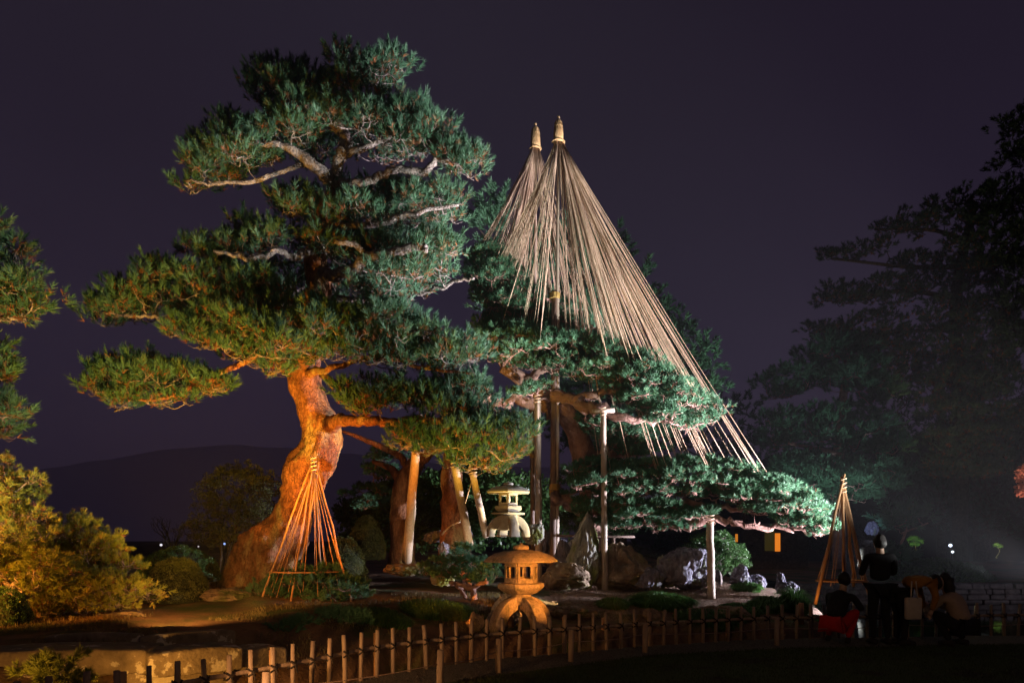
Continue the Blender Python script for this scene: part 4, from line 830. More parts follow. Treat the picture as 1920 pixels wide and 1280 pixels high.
# trunks and dark growth behind the big pine
shrub('pine_tree', 'twisted brown pine trunk behind the long pale leaning prop', [([(640, 920), (700, 905), (735, 925), (720, 960), (660, 965)], 19.5, 0.9), ([(685, 852), (715, 840), (760, 845), (760, 862), (700, 870)], 18.6, 0.6), ([(690, 875), (725, 870), (750, 885), (740, 905), (695, 900)], 18.8, 0.6)],
      M['needle_soft'], TS, 0.30, 18, 0.24, P(755, 1060, 18), 39, trunk=[[(752, 1062, 18, 54), (756, 1010, 18, 46), (750, 960, 18, 40), (756, 915, 17.9, 40), (772, 880, 17.8, 36), (795, 855, 17.7, 24), (830, 830, 17.6, 16)], [(756, 915, 17.9, 22), (735, 880, 18.2, 14), (700, 865, 18.5, 8)], [(762, 900, 17.9, 18), (755, 860, 17.8, 14), (700, 830, 17.6, 11), (640, 808, 17.4, 5)]], cat='pine tree', mt=M['bark'], flat=0.4)
shrub('pine_tree', 'straight grey pine trunk left of the rear stone lantern', [([(790, 820), (860, 800), (900, 820), (900, 850), (800, 850)], 16.8, 0.8)],
      M['needle'], TB, 0.36, 11, 0.26, P(848, 1035, 16.6), 40, trunk=[[(850, 1040, 16.6, 58), (852, 990, 16.6, 50), (850, 930, 16.6, 44), (846, 880, 16.6, 38), (850, 830, 16.7, 28)]], cat='pine tree', mt=M['bark'])
shrub('background_shrubbery', 'dark leafy shrubs filling the gap behind the trunks and rear lantern', [([(640, 960), (680, 930), (740, 900), (820, 890), (900, 880), (1000, 900), (1045, 930), (1045, 1010), (900, 1030), (760, 1040), (640, 1040)], 22, 1.2)],
      M['leaf'], TLF, 0.6, 12, 0.5, P(840, 1075, 22), 41, layers=3)
shrub('pine_tree', 'tall dark green pine rising behind the right slope of the rope cones', [([(1180, 520), (1205, 500), (1230, 550), (1265, 565), (1270, 590), (1300, 630), (1335, 650), (1358, 700), (1355, 745), (1320, 760), (1270, 730), (1230, 680), (1200, 620), (1180, 580)], 26, 1.8), ([(1130, 400), (1140, 395), (1170, 480), (1190, 560), (1160, 560), (1130, 480)], 26, 1.0), ([(882, 420), (905, 385), (940, 355), (960, 400), (930, 450), (890, 470)], 24, 0.8), ([(900, 480), (960, 440), (1100, 420), (1180, 560), (1180, 650), (1000, 640), (900, 580)], 25, 1.0), ([(1010, 650), (1200, 640), (1270, 780), (1240, 860), (1100, 870), (1005, 820)], 26, 0.8)],
      M['needle_soft'], TF, 0.62, 9, 0.46, P(1160, 1085, 25), 42, trunk=[[(1160, 1090, 25.5, 34), (1155, 900, 25.5, 30), (1150, 700, 25.5, 24), (1130, 500, 25.5, 14), (1110, 430, 25.5, 8)], [(1155, 760, 25.5, 14), (1230, 700, 25.8, 10), (1300, 690, 26, 6)], [(1140, 600, 25.5, 12), (1000, 520, 25, 8), (930, 420, 24.2, 5)], [(1150, 650, 25.5, 10), (1200, 590, 25.8, 7), (1205, 540, 26, 5)]], cat='pine tree', mt=M['bark_dark'], rmax=0.06)
# left edge pine
shrub('pine_tree', 'pine branches reaching in from the left edge against the sky', [([(-120, 420), (0, 430), (38, 465), (45, 505), (-20, 520), (-120, 500)], 11.6, 0.8), ([(-120, 510), (0, 510), (50, 520), (80, 545), (105, 560), (100, 590), (60, 605), (20, 615), (-120, 610)], 11.4, 0.8), ([(-80, 650), (10, 655), (35, 675), (25, 715), (0, 725), (-80, 730)], 11.4, 0.6), ([(-80, 735), (20, 740), (45, 755), (42, 800), (0, 835), (-80, 830)], 11.3, 0.7)],
      M['needle'], TB, 0.30, 11, 0.22, P(-200, 1190, 11.6), 43, trunk=[[(-200, 1195, 11.6, 60), (-210, 1000, 11.6, 52), (-190, 800, 11.6, 46), (-200, 600, 11.6, 38), (-170, 440, 11.6, 24)], [(-195, 640, 11.6, 20), (-100, 610, 11.5, 15), (0, 600, 11.4, 10), (60, 585, 11.3, 5)], [(-195, 560, 11.6, 14), (-80, 500, 11.6, 8), (10, 480, 11.6, 4)], [(-195, 780, 11.6, 16), (-80, 740, 11.5, 10), (10, 700, 11.4, 5)], [(-190, 850, 11.6, 15), (-60, 810, 11.4, 9), (20, 790, 11.3, 5)]], cat='pine tree', old=0.12)

# ------------------------------------------------------------------ dark trees behind on the right
shrub('layered_pine', 'dim blue green conifer with cloud like layers beyond the lowest tier', [([(1420, 720), (1470, 690), (1540, 640), (1590, 620), (1630, 650), (1660, 690), (1690, 760), (1640, 770), (1560, 740), (1500, 745), (1440, 760)], 31, 2.0), ([(1425, 780), (1500, 760), (1600, 765), (1680, 790), (1700, 850), (1620, 860), (1530, 840), (1450, 850), (1430, 820)], 30, 2.0), ([(1425, 870), (1520, 855), (1620, 865), (1700, 880), (1680, 930), (1600, 955), (1500, 950), (1440, 910)], 29, 2.0)],
      M['needle_soft'], TF, 0.62, 12, 0.5, P(1570, 1060, 30), 51, trunk=[[(1575, 1065, 30, 24), (1570, 900, 30, 22), (1580, 760, 30.3, 16), (1590, 650, 31, 8)], [(1572, 850, 30, 10), (1480, 830, 29.5, 6)], [(1572, 900, 30, 10), (1660, 880, 29.5, 6)]], cat='conifer', mt=M['bark_pink'], rmax=0.07, flat=0.6)
RP = [([(1520, 485), (1560, 465), (1600, 470), (1640, 455), (1680, 440), (1670, 480), (1600, 500), (1550, 495)], 38, 1.6), ([(1620, 425), (1680, 408), (1730, 385), (1800, 365), (1860, 350), (1850, 385), (1800, 410), (1750, 445), (1700, 455), (1640, 440)], 38, 1.6),
      ([(1520, 560), (1570, 535), (1650, 520), (1760, 520), (1760, 560), (1680, 580), (1560, 580)], 38.5, 1.6), ([(1505, 620), (1560, 600), (1660, 590), (1740, 600), (1720, 650), (1640, 670), (1540, 650)], 38.5, 1.6), ([(1640, 490), (1740, 475), (1880, 480), (1900, 540), (1820, 560), (1720, 530)], 39, 1.6), ([(1700, 650), (1720, 625), (1745, 640), (1730, 665)], 38, 0.6), ([(1740, 560), (1840, 545), (1920, 560), (1920, 720), (1780, 720), (1740, 640)], 37, 1.5), ([(1790, 400), (1860, 380), (1900, 420), (1900, 520), (1820, 520), (1780, 470)], 37.4, 1.2), ([(1560, 640), (1680, 640), (1760, 680), (1700, 730), (1600, 700)], 38, 1.0), ([(1730, 690), (1900, 690), (1920, 900), (1740, 900)], 36.5, 1.2)]
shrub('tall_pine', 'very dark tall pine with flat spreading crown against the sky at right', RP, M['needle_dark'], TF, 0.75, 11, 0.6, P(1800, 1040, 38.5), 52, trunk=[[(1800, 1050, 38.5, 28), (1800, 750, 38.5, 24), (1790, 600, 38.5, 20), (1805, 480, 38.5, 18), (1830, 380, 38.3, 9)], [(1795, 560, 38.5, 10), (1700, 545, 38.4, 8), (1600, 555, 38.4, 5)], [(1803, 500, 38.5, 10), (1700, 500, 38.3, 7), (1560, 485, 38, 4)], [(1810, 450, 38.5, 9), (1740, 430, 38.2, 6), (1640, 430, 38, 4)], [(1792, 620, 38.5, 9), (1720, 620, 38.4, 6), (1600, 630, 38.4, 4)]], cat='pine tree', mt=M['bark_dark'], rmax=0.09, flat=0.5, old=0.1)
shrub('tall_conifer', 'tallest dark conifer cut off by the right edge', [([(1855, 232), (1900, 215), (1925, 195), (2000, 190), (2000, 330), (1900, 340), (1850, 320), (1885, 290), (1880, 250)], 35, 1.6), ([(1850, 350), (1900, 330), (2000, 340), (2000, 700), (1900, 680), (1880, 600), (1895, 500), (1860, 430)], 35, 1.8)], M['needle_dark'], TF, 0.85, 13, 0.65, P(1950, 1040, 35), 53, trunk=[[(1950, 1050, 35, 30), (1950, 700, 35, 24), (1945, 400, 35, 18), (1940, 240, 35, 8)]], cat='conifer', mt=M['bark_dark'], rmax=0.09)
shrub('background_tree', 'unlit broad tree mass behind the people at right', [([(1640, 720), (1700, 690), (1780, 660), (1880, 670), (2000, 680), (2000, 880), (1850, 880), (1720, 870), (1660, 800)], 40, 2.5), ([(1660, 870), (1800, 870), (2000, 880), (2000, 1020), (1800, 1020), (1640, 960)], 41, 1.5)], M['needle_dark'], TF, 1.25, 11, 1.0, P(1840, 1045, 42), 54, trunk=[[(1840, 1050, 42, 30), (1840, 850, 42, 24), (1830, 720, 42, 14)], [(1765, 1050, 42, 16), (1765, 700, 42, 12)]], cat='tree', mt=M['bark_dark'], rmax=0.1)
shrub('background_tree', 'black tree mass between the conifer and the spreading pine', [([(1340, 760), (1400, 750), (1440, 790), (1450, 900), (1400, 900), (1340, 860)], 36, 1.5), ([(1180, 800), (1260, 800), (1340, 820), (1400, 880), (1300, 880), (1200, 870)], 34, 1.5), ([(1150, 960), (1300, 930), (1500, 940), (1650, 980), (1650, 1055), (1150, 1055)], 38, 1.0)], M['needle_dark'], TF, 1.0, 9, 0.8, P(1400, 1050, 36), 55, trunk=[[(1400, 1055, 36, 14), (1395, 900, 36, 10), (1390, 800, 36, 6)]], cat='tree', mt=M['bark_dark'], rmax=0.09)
shrub('low_pine', 'faint grey green pine boughs over the pond right of the dim tepee', [([(1640, 965), (1690, 955), (1735, 965), (1740, 985), (1700, 1000), (1650, 990)], 24, 0.7), ([(1648, 1035), (1680, 1028), (1700, 1045), (1690, 1068), (1655, 1066)], 23.5, 0.6)], M['needle_soft'], TF, 0.42, 9, 0.3, P(1680, 1085, 24), 56, trunk=[[(1690, 1090, 24, 8), (1685, 1040, 24, 6), (1700, 990, 24, 4)], [(1690, 1000, 24, 4), (1740, 980, 24, 3)]], cat='pine tree', mt=M['bark_pink'], flat=0.4)
shrub('red_maple', 'lit red maple leaves at the far right edge', [([(1900, 882), (1960, 874), (1960, 896), (1912, 898)], 33, 0.3), ([(1905, 914), (1960, 910), (1960, 926), (1915, 926)], 33, 0.3)], M['leaf_red'], TLF, 0.34, 9, 0.22, P(1960, 1050, 33), 57, trunk=[[(1960, 1055, 33, 14), (1955, 930, 33, 8), (1930, 890, 33, 4)]], cat='maple', mt=M['bark_dark'])
spot('floodlight', P(1990, 985, 31), P(1925, 900, 33), 420, (1.0, 0.62, 0.45), 60, 0.8)
# bare twiggy tree
def bare(label, base, top, Y, seed, n=5):
    o = empty('bare_tree', P(*base, Y), label, 'bare tree'); r_ = random.Random(seed); mbk = MB()
    def br(p, d, ln, rad, lev):
        pts = [p]; dd = d.copy()
        for i in range(4):
            dd = dd + np.array([r_.uniform(-.25, .25), r_.uniform(-.25, .25), r_.uniform(-.08, .2)]); dd /= np.linalg.norm(dd); pts.append(pts[-1] + dd * ln / 4)
        mbk.tube(np.array(pts), np.linspace(rad, rad * 0.5, 5), 5, cap=False)
        if lev < 4:
            for k in range(3 if lev else 5):
                q = pts[r_.randint(2, 4)]; nd = dd + np.array([r_.uniform(-1, 1), r_.uniform(-1, 1), r_.uniform(-.2, .7)]); nd /= np.linalg.norm(nd); br(q, nd, ln * 0.62, rad * 0.5, lev + 1)
    b = P(*base, Y); t = P(*top, Y); d = (t - b); ln = np.linalg.norm(d) * 0.55; br(b, d / np.linalg.norm(d), ln, 0.09, 0); mbk.build('branches', M['bark_dark'], o, True); return o
bare('leafless tree with fine red twigs between the tall pine and the conifer', (1405, 1060), (1385, 670), 32, 3)
bare('faint leafless tree beside the dusky tree on the left horizon', (318, 1080), (312, 975), 30, 8)

# ------------------------------------------------------------------ clumps of grass
def clump(px, py, wpx, hpx, Y, m, label, seed, dens=1.0):
    s_ = Y / F; a = wpx * s_ / 2; h = hpx * s_; c = P(px, py, Y); r_ = np.random.default_rng(seed); n = int(2600 * dens * a); th = r_.uniform(0, 2 * math.pi, n); rr2 = np.sqrt(r_.uniform(0, 1, n))
    X = c[0] + np.cos(th) * rr2 * a * 0.8; Y_ = c[1] + np.sin(th) * rr2 * min(a, 0.5) * 0.8; hh = h * (1 - 0.55 * rr2 ** 2) * r_.uniform(0.7, 1.15, n)
    out = np.stack([np.cos(th), np.sin(th), 0 * th], 1) * (0.35 * h + 0.2 * h * r_.uniform(0, 1, n))[:, None] * (0.25 + rr2[:, None]); zb = H(X, Y_) - 0.02; base = np.stack([X, Y_, zb], 1)
    a2 = r_.uniform(0, math.pi, n); w = np.stack([np.cos(a2), np.sin(a2), 0 * a2], 1) * 0.006
    m1 = base + out * 0.35 + np.stack([0 * hh, 0 * hh, hh * 0.7 + (c[2] - zb).clip(-.1, .1)], 1); m2 = base + out * 0.8 + np.stack([0 * hh, 0 * hh, hh * 1.0], 1); t = base + out * 1.5 + np.stack([0 * hh, 0 * hh, hh * 0.82], 1)
    V = np.stack([base - w, base + w, m1 + w, m1 - w, m2 + w * 0.7, m2 - w * 0.7, t], 1).reshape(-1, 3); k = np.arange(n)[:, None] * 7
    o = mesh_np('grass_clump', V, [k + np.array([[0, 1, 2, 3]]), k + np.array([[3, 2, 4, 5]]), k + np.array([[5, 4, 6]])], m)
    return tag(o, label, 'grass clump', 'clumps of long grass on the garden bank')
for a in [(1240, 1133, 140, 30, 13.6, M['blade'], 'wide long grass mound between the crossbar prop and short prop', 1), (1150, 1135, 70, 20, 13.4, M['blade'], 'low grass clump at the foot of the crossbar prop', 2), (1385, 1138, 90, 24, 13.2, M['blade'], 'grass clump immediately right of the short pale prop', 3),
          (1440, 1128, 70, 28, 13.6, M['blade'], 'grass clump in front of the speckled round stone', 4), (1490, 1130, 56, 46, 13.6, M['blade'], 'bright upright grass clump at the left foot of the dim tepee', 5), (1400, 1090, 60, 16, 15.6, M['blade'], 'short mossy grass patch among the grey rocks at right', 6),
          (820, 1152, 150, 28, 11.8, M['blade'], 'shaded grass patch below the small twisted pine', 7), (720, 1178, 120, 22, 10.8, M['blade'], 'dark grass patch behind the orange pickets', 8), (1550, 1135, 50, 22, 13.0, M['blade'], 'grass clump under the dim tepee', 9), (1330, 1150, 150, 22, 12.4, M['blade'], 'drooping grass along the bank above the dark bank stone', 10)]:
    clump(*a)

# ------------------------------------------------------------------ picket fence
fo = empty('picket_fence', (0, fence_y(0), 0), 'low bamboo picket fence curving along the gravel path', 'picket fence')
sx_ = np.linspace(-6.0, 9.5, 800); sy_ = fence_y(sx_); ker = np.hanning(61); ker /= ker.sum(); sy_ = np.convolve(np.pad(sy_, 30, mode='edge'), ker, 'valid')
seg = np.hypot(np.diff(sx_), np.diff(sy_)); S = np.concatenate([[0], np.cumsum(seg)]); rg = np.random.default_rng(77)
def fpt(s_): return np.array([np.interp(s_, S, sx_), np.interp(s_, S, sy_)])
s_ = 0.1; i = 0; RZ = 0.34
proto = {}
while s_ < S[-1] - 0.1:
    x, y = fpt(s_); h = 0.545 + rg.normal(0, 0.008); lx, ly = rg.normal(0, 0.012, 2)
    p = MB(); p.tube(np.array([[x, y, -0.12], [x + lx * .3, y + ly * .3, 0.2], [x + lx * .3, y + ly * .3, 0.206], [x + lx * .6, y + ly * .6, 0.4], [x + lx * .6, y + ly * .6, 0.406], [x + lx, y + ly, h]]), np.array([0.0245, .024, .026, .024, .0235, .023]) * rg.uniform(0.9, 1.12), 10)
    po = p.build('picket', M['fencewood'], fo, True)
    if rg.uniform() < 0.15: po['label'] = 'slightly leaning picket'; del po['label']
    dx, dy = fpt(s_ + 0.02) - fpt(s_ - 0.02); L_ = math.hypot(dx, dy); dx /= L_; dy /= L_
    kn = MB(); cpt = np.array([x, y, RZ])
    for sg in (-1, 1):
        a0 = cpt + np.array([dx, dy, 0]) * -0.035 + [0, 0, -0.035 * sg]; a1 = cpt + np.array([dx, dy, 0]) * 0.035 + [0, 0, 0.035 * sg]; nrm = np.array([dy, -dx, 0]) * 0.036
        kn.tube(np.array([a0 + nrm * 0.2, cpt + nrm * 1.25, a1 + nrm * 0.2]), 0.011, 5); kn.tube(np.array([a0 - nrm * 0.6, cpt - nrm * 1.7, a1 - nrm * 0.6]), 0.010, 5)
    kn.tube(np.array([cpt + nrm * 1.2, cpt + nrm * 1.5 + [0.01, 0, -0.05 - 0.03 * rg.uniform()]]), 0.006, 4)
    ko = kn.build('knot', M['twine'], fo, False)
    if i % 6 == 3:
        q = fpt(s_ + 0.06); nx, ny = -dy, dx; p = MB(); p.tube(np.array([[q[0] + nx * 0.09, q[1] + ny * 0.09, -0.15], [q[0] + nx * 0.09, q[1] + ny * 0.09, 0.50]]), [0.034, 0.031], 12); p.build('post', M['bamboo'], fo, True)
    s_ += rg.uniform(0.225, 0.25); i += 1
path = np.array([[*fpt(q), RZ + 0.004 * math.sin(q * 3)] for q in np.arange(0, S[-1], 0.1)]); nr = np.gradient(path[:, :2], axis=0); nr /= np.linalg.norm(nr, axis=1)[:, None]; path[:, 0] += -nr[:, 1] * 0.036; path[:, 1] += nr[:, 0] * 0.036
nseg = 5; cut = np.linspace(0, len(path) - 1, nseg + 1).astype(int)
for a, b in zip(cut[:-1], cut[1:]):
    m = MB(); m.tube(path[a:b + 1], 0.022 + 0.002 * (np.arange(b + 1 - a) % 4 == 0), 10); m.build('rail', M['fencewood'], fo, True)
# rope barrier with short stakes on the path side
bo = empty('rope_barrier', (0.77, 8.9, 0), 'short wooden stakes with a thin rope between path and lawn', 'rope barrier')
stk = [(-2.2, 6.1), (-0.77, 7.3), (-0.16, 8.13), (0.77, 8.9), (1.87, 9.6), (3.97, 10.24), (6.1, 10.6), (8.3, 10.8)]
for i, (x, y) in enumerate(stk):
    p = MB(); p.tube(np.array([[x, y, -0.1], [x, y, 0.2], [x + .006, y, 0.415]]), [0.040, 0.038, 0.036], 12); p.build('stake', M['fencewood'], bo, True)
    if i: 
        a = np.array([*stk[i - 1], 0.27]); b = np.array([x, y, 0.27]); one_tube('rope', a, b, 0.006, 0.006, M['pole_dark'], bo, 5, sag=0.035, n=12)
# small orange marker stakes on the far bank
for (px, py, lb) in ((958, 1170, 'short orange stump between the front lantern legs'), (1133, 1178, 'orange lit stump behind the fence below the crossbar prop'), (1502, 1150, 'small stump with a glowing orange top below the dim tepee')):
    o = MB(); c = P(px, py + 20, 11.4); o.tube(np.array([c, c + [0, 0, 0.36]]), [0.05, 0.045], 12); tag(o.build('stump', M['bamboo'], None, True), lb, 'wooden stump')

# ------------------------------------------------------------------ stone bridge bottom left
bo = empty('stone_bridge', (-4.3, 7.6, 0), 'low lichen spotted stone slab bridge at the bottom left', 'stone bridge')
import bmesh
def slab(name, p0, p1, depth, z0, z1, parent, m, bow=0.0, seed=0, bev=0.03):
    p0 = np.array(p0); p1 = np.array(p1); d = p1 - p0; L_ = np.linalg.norm(d); d /= L_; n_ = np.array([-d[1], d[0]]); K_ = 16; V = []; r_ = np.random.default_rng(seed)
    for i in range(K_ + 1):
        t = i / K_; c = p0 + (p1 - p0) * t + n_ * bow * 4 * t * (1 - t) * -1; j = r_.normal(0, 0.004, 4)
        zz = 0.03 * 4 * t * (1 - t)
        V += [(c[0], c[1], z0 + j[0]), (c[0], c[1], z1 + zz + j[1]), (c[0] + n_[0] * depth, c[1] + n_[1] * depth, z1 + zz + j[2]), (c[0] + n_[0] * depth, c[1] + n_[1] * depth, z0 + j[3])]
    fs = []
    for i in range(K_):
        A = i * 4; B = A + 4
        for q in range(4): fs.append([A + q, A + (q + 1) % 4, B + (q + 1) % 4, B + q][::-1])
    fs += [[0, 1, 2, 3], [K_ * 4 + 3, K_ * 4 + 2, K_ * 4 + 1, K_ * 4]]
    mb_ = MB(); mb_.add(V, [fs]); return mb_.build(name, m, parent, False, bev)
def gxy(px, Y): return ((px - 960) * Y / F, Y)
slab('slab', gxy(-120, 7.0), gxy(274, 7.35), 0.62, 0.14, 0.40, bo, M['bridge'], seed=1)
slab('slab', gxy(278, 7.2), gxy(457, 7.75), 0.55, 0.12, 0.37, bo, M['bridge'], seed=2)
slab('slab', gxy(460, 7.9), gxy(540, 8.3), 0.5, 0.05, 0.28, bo, M['bridge'], seed=3)
slab('kerb', gxy(84, 8.05), gxy(262, 8.15), 0.14, 0.30, 0.455, bo, M['bridge'], seed=4, bev=0.02)
slab('kerb', gxy(262, 7.9), gxy(442, 8.5), 0.14, 0.26, 0.46, bo, M['bridge'], seed=5, bev=0.02)
slab('pier', gxy(215, 7.28), gxy(274, 7.33), 0.5, -0.5, 0.137, bo, M['bridge'], seed=6, bev=0.06)
slab('pier', gxy(282, 7.42), gxy(440, 7.88), 0.3, -0.5, 0.115, bo, M['bridge'], seed=7)
slab('pier', gxy(-100, 7.2), gxy(20, 7.25), 0.5, -0.5, 0.137, bo, M['bridge'], seed=8)
shrub('low_juniper', 'dark low juniper sprawling in front of the stone bridge', [([(30, 1262), (70, 1240), (130, 1232), (150, 1250), (110, 1268), (50, 1280)], 6.3, 0.25), ([(70, 1285), (110, 1265), (155, 1258), (160, 1290)], 6.0, 0.2)], M['needle_gold'], TM, 0.13, 12, 0.11, P(60, 1330, 6.2), 61, trunk=[[(60, 1330, 6.2, 12), (70, 1290, 6.2, 9), (90, 1265, 6.2, 6), (120, 1255, 6.2, 4)]], cat='juniper', flat=0.5)

# ------------------------------------------------------------------ stone bank across the pond, right
bk = empty('stone_bank', P(1760, 1115, 21), 'low stone block wall lining the pond behind the people', 'stone wall'); rg = np.random.default_rng(8)
for row in range(4):
    x = 9.0 - row * 0.13
    while x < 17.5:
        w = rg.uniform(0.18, 0.55); y = 20.6 + 0.05 * (x - 9) + rg.normal(0, 0.03); k = MB(); hh = 0.16 + rg.uniform(-.02, .02)
        k.box((x + w / 2, y + 0.2, -0.42 + row * 0.165 + 0.08), (w - 0.025, 0.42 + rg.uniform(0, .1), hh), rg.normal(0, 0.03), rg.uniform(0.86, 1.0)); k.build('stone', M['wall'], bk, False, 0.025); x += w
V = np.array([[8.6, 20.9, 0.22], [30, 22, 0.22], [30, 40, 0.3], [8.6, 40, 0.3]]); tag(mesh_np('far_bank', V, [[[0, 1, 2, 3]]], M['earth']), kind='structure')
dome(1745, 1095, 200, 46, 23.5, M['leaf'], 'low dark green mound on the far bank right of the mustard jacket', 71, dens=0.16, T=TL, sc=1.6)
spot('floodlight', (16.5, 17.5, 0.5), P(1800, 1105, 21), 60, COOL, 70, 0.8)

# ------------------------------------------------------------------ far lights
def lamp(px, py, Y, col, st, label, r_=2.2, mast=True, cat='street lamp'):
    c = P(px, py, Y); o = empty('street_lamp', (c[0], c[1], -1.2), label, cat, 'distant city lights'); s_ = Y / F; k = MB(); k.lathe(c, [(0.1 * s_, -r_ * s_), (r_ * s_ * .8, -r_ * s_ * .6), (r_ * s_, 0), (r_ * s_ * .8, r_ * s_ * .6), (0.1 * s_, r_ * s_)], 12); k.build('lamp_head', glow('lamp_glow', col, st), o, True)
    if mast: one_tube('mast', (c[0], c[1], -1.2), c - [0, 0, r_ * s_], 0.3 * s_, 0.3 * s_, M['pole_dark'], o)
for a in [(302, 1021, 150, (.95, .9, 1), 1.0, 'white distant lamp above the dark clipped mound', 2.4), (344, 1023, 150, (1, .9, .85), .8, 'faint warm distant lamp right of the white one on the mound', 2.0), (372, 1024, 150, (1, .9, .85), .6, 'smallest distant lamp on the horizon left of the dusky tree', 1.5), (229, 1019, 150, (.9, .95, 1), .8, 'distant lamp shining at the tip of the golden pine bush', 2.0), (421, 1019, 120, (.35, .5, 1), 1.2, 'blue distant lamp under the dusky tree', 2.2), (416, 1038, 120, (1, .85, .8), .9, 'pale distant lamp below the blue one', 2.0), (421, 1067, 60, (1, .5, 1), 1.6, 'magenta lamp low beside the crooked trunk foot', 3.6)]: lamp(*a)
o = empty('distant_building', P(425, 1062, 100), 'faint lit building low between the dark mound and the trunk', 'building'); k = MB(); c = P(426, 1053, 100); k.box(c, (1.9, 1.5, 1.2)); k.build('wall', M['wall'], o)
for i in range(5): k = MB(); k.box(P(415 + i * 5.4, 1053, 99.2), (0.3, 0.05, 0.35)); k.build('window', glow('window_glow', (.9, .75, 1), .25), o)
# lit tea house window beyond the pond
o = empty('tea_house', P(1448, 1035, 30), 'dark tea house with one glowing orange window beyond the pond', 'building')
k = MB(); k.box(P(1445, 1020, 31.2) + [0, 0, -.4], (2.6, 2.0, 2.2)); k.build('wall', M['bark_dark'], o)
k = MB(); k.box(P(1445, 985, 31.2), (3.4, 2.8, 0.16), taper=0.7); k.build('roof', M['pole_dark'], o)
k = MB(); k.box(P(1458, 1016, 30.15), (0.22, 0.05, 0.80)); k.build('window', glow('orange_window', (1.0, .27, .02), 0.75), o)
k = MB(); k.box(P(1443, 1012, 30.15), (0.42, 0.05, 0.95)); k.build('window', glow('dim_window', (.35, .25, .03), .07), o)
k = MB(); k.box(P(1381, 1008, 30.15), (0.1, 0.05, 0.35)); tag(k.build('paper_lantern', glow('orange_window', (1.0, .33, .03), .5)), 'tiny orange lit paper lantern in the dark left of the tea house', 'paper lantern')
# floodlit fountain rocks / far lights at right
rock(1634, 1004, 30, 30, 24, M['rock'], 'blue white floodlit pointed rock above the standing person', 81, point=0.5)
spot('floodlight', P(1640, 1000, 22.5) + [0, 0, .1], P(1634, 992, 24), 70, (.45, .6, 1), 40, 0.5)
k = MB(); k.box(P(1634, 1020, 24.2) + [0, 0, -0.35], (0.7, 0.6, 1.0), 0.3, 0.8); tag(k.build('rock_plinth', M['bark_dark']), 'dark stone base under the blue white rock', 'stone base')
lamp(1782, 1022, 30, (.7, .8, 1), 2.2, 'white garden light glowing beyond the pond', 3.2, cat='garden light')
lamp(1786, 1034, 30.2, (.8, .9, 1), 1.6, 'second white garden light just under the other one', 2.6, cat='garden light')
shrub('lit_bush', 'tiny yellow green lit bush beyond the pond, larger of two', [([(1706, 1006), (1728, 1004), (1724, 1022), (1712, 1026)], 28, 0.2)], M['blade'], TL, 0.22, 16, 0.16, P(1716, 1050, 28), 83)
spot('floodlight', P(1722, 1050, 27), P(1716, 1012, 28), 90, (.8, 1, .3), 60, 0.5)
shrub('lit_bush', 'tiny yellow green lit bush beyond the pond, nearer the right edge', [([(1862, 1022), (1880, 1022), (1878, 1036), (1866, 1036)], 28, 0.2)], M['blade'], TL, 0.22, 16, 0.14, P(1870, 1050, 28), 84)
spot('floodlight', P(1874, 1052, 27), P(1870, 1028, 28), 60, (.8, 1, .3), 60, 0.5)

# ------------------------------------------------------------------ night haze
hz = bpy.data.materials.new('night_haze'); hz.use_nodes = True; hn = hz.node_tree; hn.nodes.clear(); ho_ = hn.nodes.new('ShaderNodeOutputMaterial'); hv = hn.nodes.new('ShaderNodeVolumePrincipled')
hv.inputs['Color'].default_value = (0.9, 0.88, 0.95, 1); hv.inputs['Density'].default_value = 0.0003; hn.links.new(hv.outputs[0], ho_.inputs['Volume'])
k = MB(); k.box((0, 700, 80), (2600, 1600, 166)); tag(k.build('haze', hz), kind='stuff')

# ------------------------------------------------------------------ people by the fence
def skin_body(name, joints, bones, m, parent, sub=2):
    me = bpy.data.meshes.new(name); keys = list(joints); base = np.array(parent.location); me.from_pydata([tuple(np.array(joints[k_][:3]) - base) for k_ in keys], [(keys.index(a), keys.index(b)) for a, b in bones], []); me.materials.append(m)
    o = bpy.data.objects.new(name, me); C.objects.link(o); o.parent = parent
    md = o.modifiers.new('skin', 'SKIN'); md.use_smooth_shade = True
    sv = me.skin_vertices[0].data
    for i, k_ in enumerate(keys): rr0 = joints[k_][3]; ry = joints[k_][4] if len(joints[k_]) > 4 else rr0; sv[i].radius = (rr0, ry); sv[i].use_root = (i == 0)
    s = o.modifiers.new('sub', 'SUBSURF'); s.levels = sub; s.render_levels = sub; return o
def ell(name, c, rad, m, parent, tilt=0.0, noise_=0.0):
    k = MB(); u = np.linspace(-math.pi / 2, math.pi / 2, 12); V = []; K_ = 18
    for t in u:
        for a in np.linspace(0, 2 * math.pi, K_, endpoint=False):
            v = np.array([math.cos(t) * math.cos(a) * rad[0], math.cos(t) * math.sin(a) * rad[1], math.sin(t) * rad[2]])
            v = np.array([v[0], v[1] * math.cos(tilt) - v[2] * math.sin(tilt), v[1] * math.sin(tilt) + v[2] * math.cos(tilt)]); V.append(np.array(c) + v * (1 + noise_ * mnoise.noise(Vector(v) * 12)))
    i = np.arange(11)[:, None] * K_; j = np.arange(K_)[None, :]; j2 = (j + 1) % K_; k.add(V, [np.stack([i + j, i + j2, i + K_ + j2, i + K_ + j], -1).reshape(-1, 4)]); return k.build(name, m, parent, True)
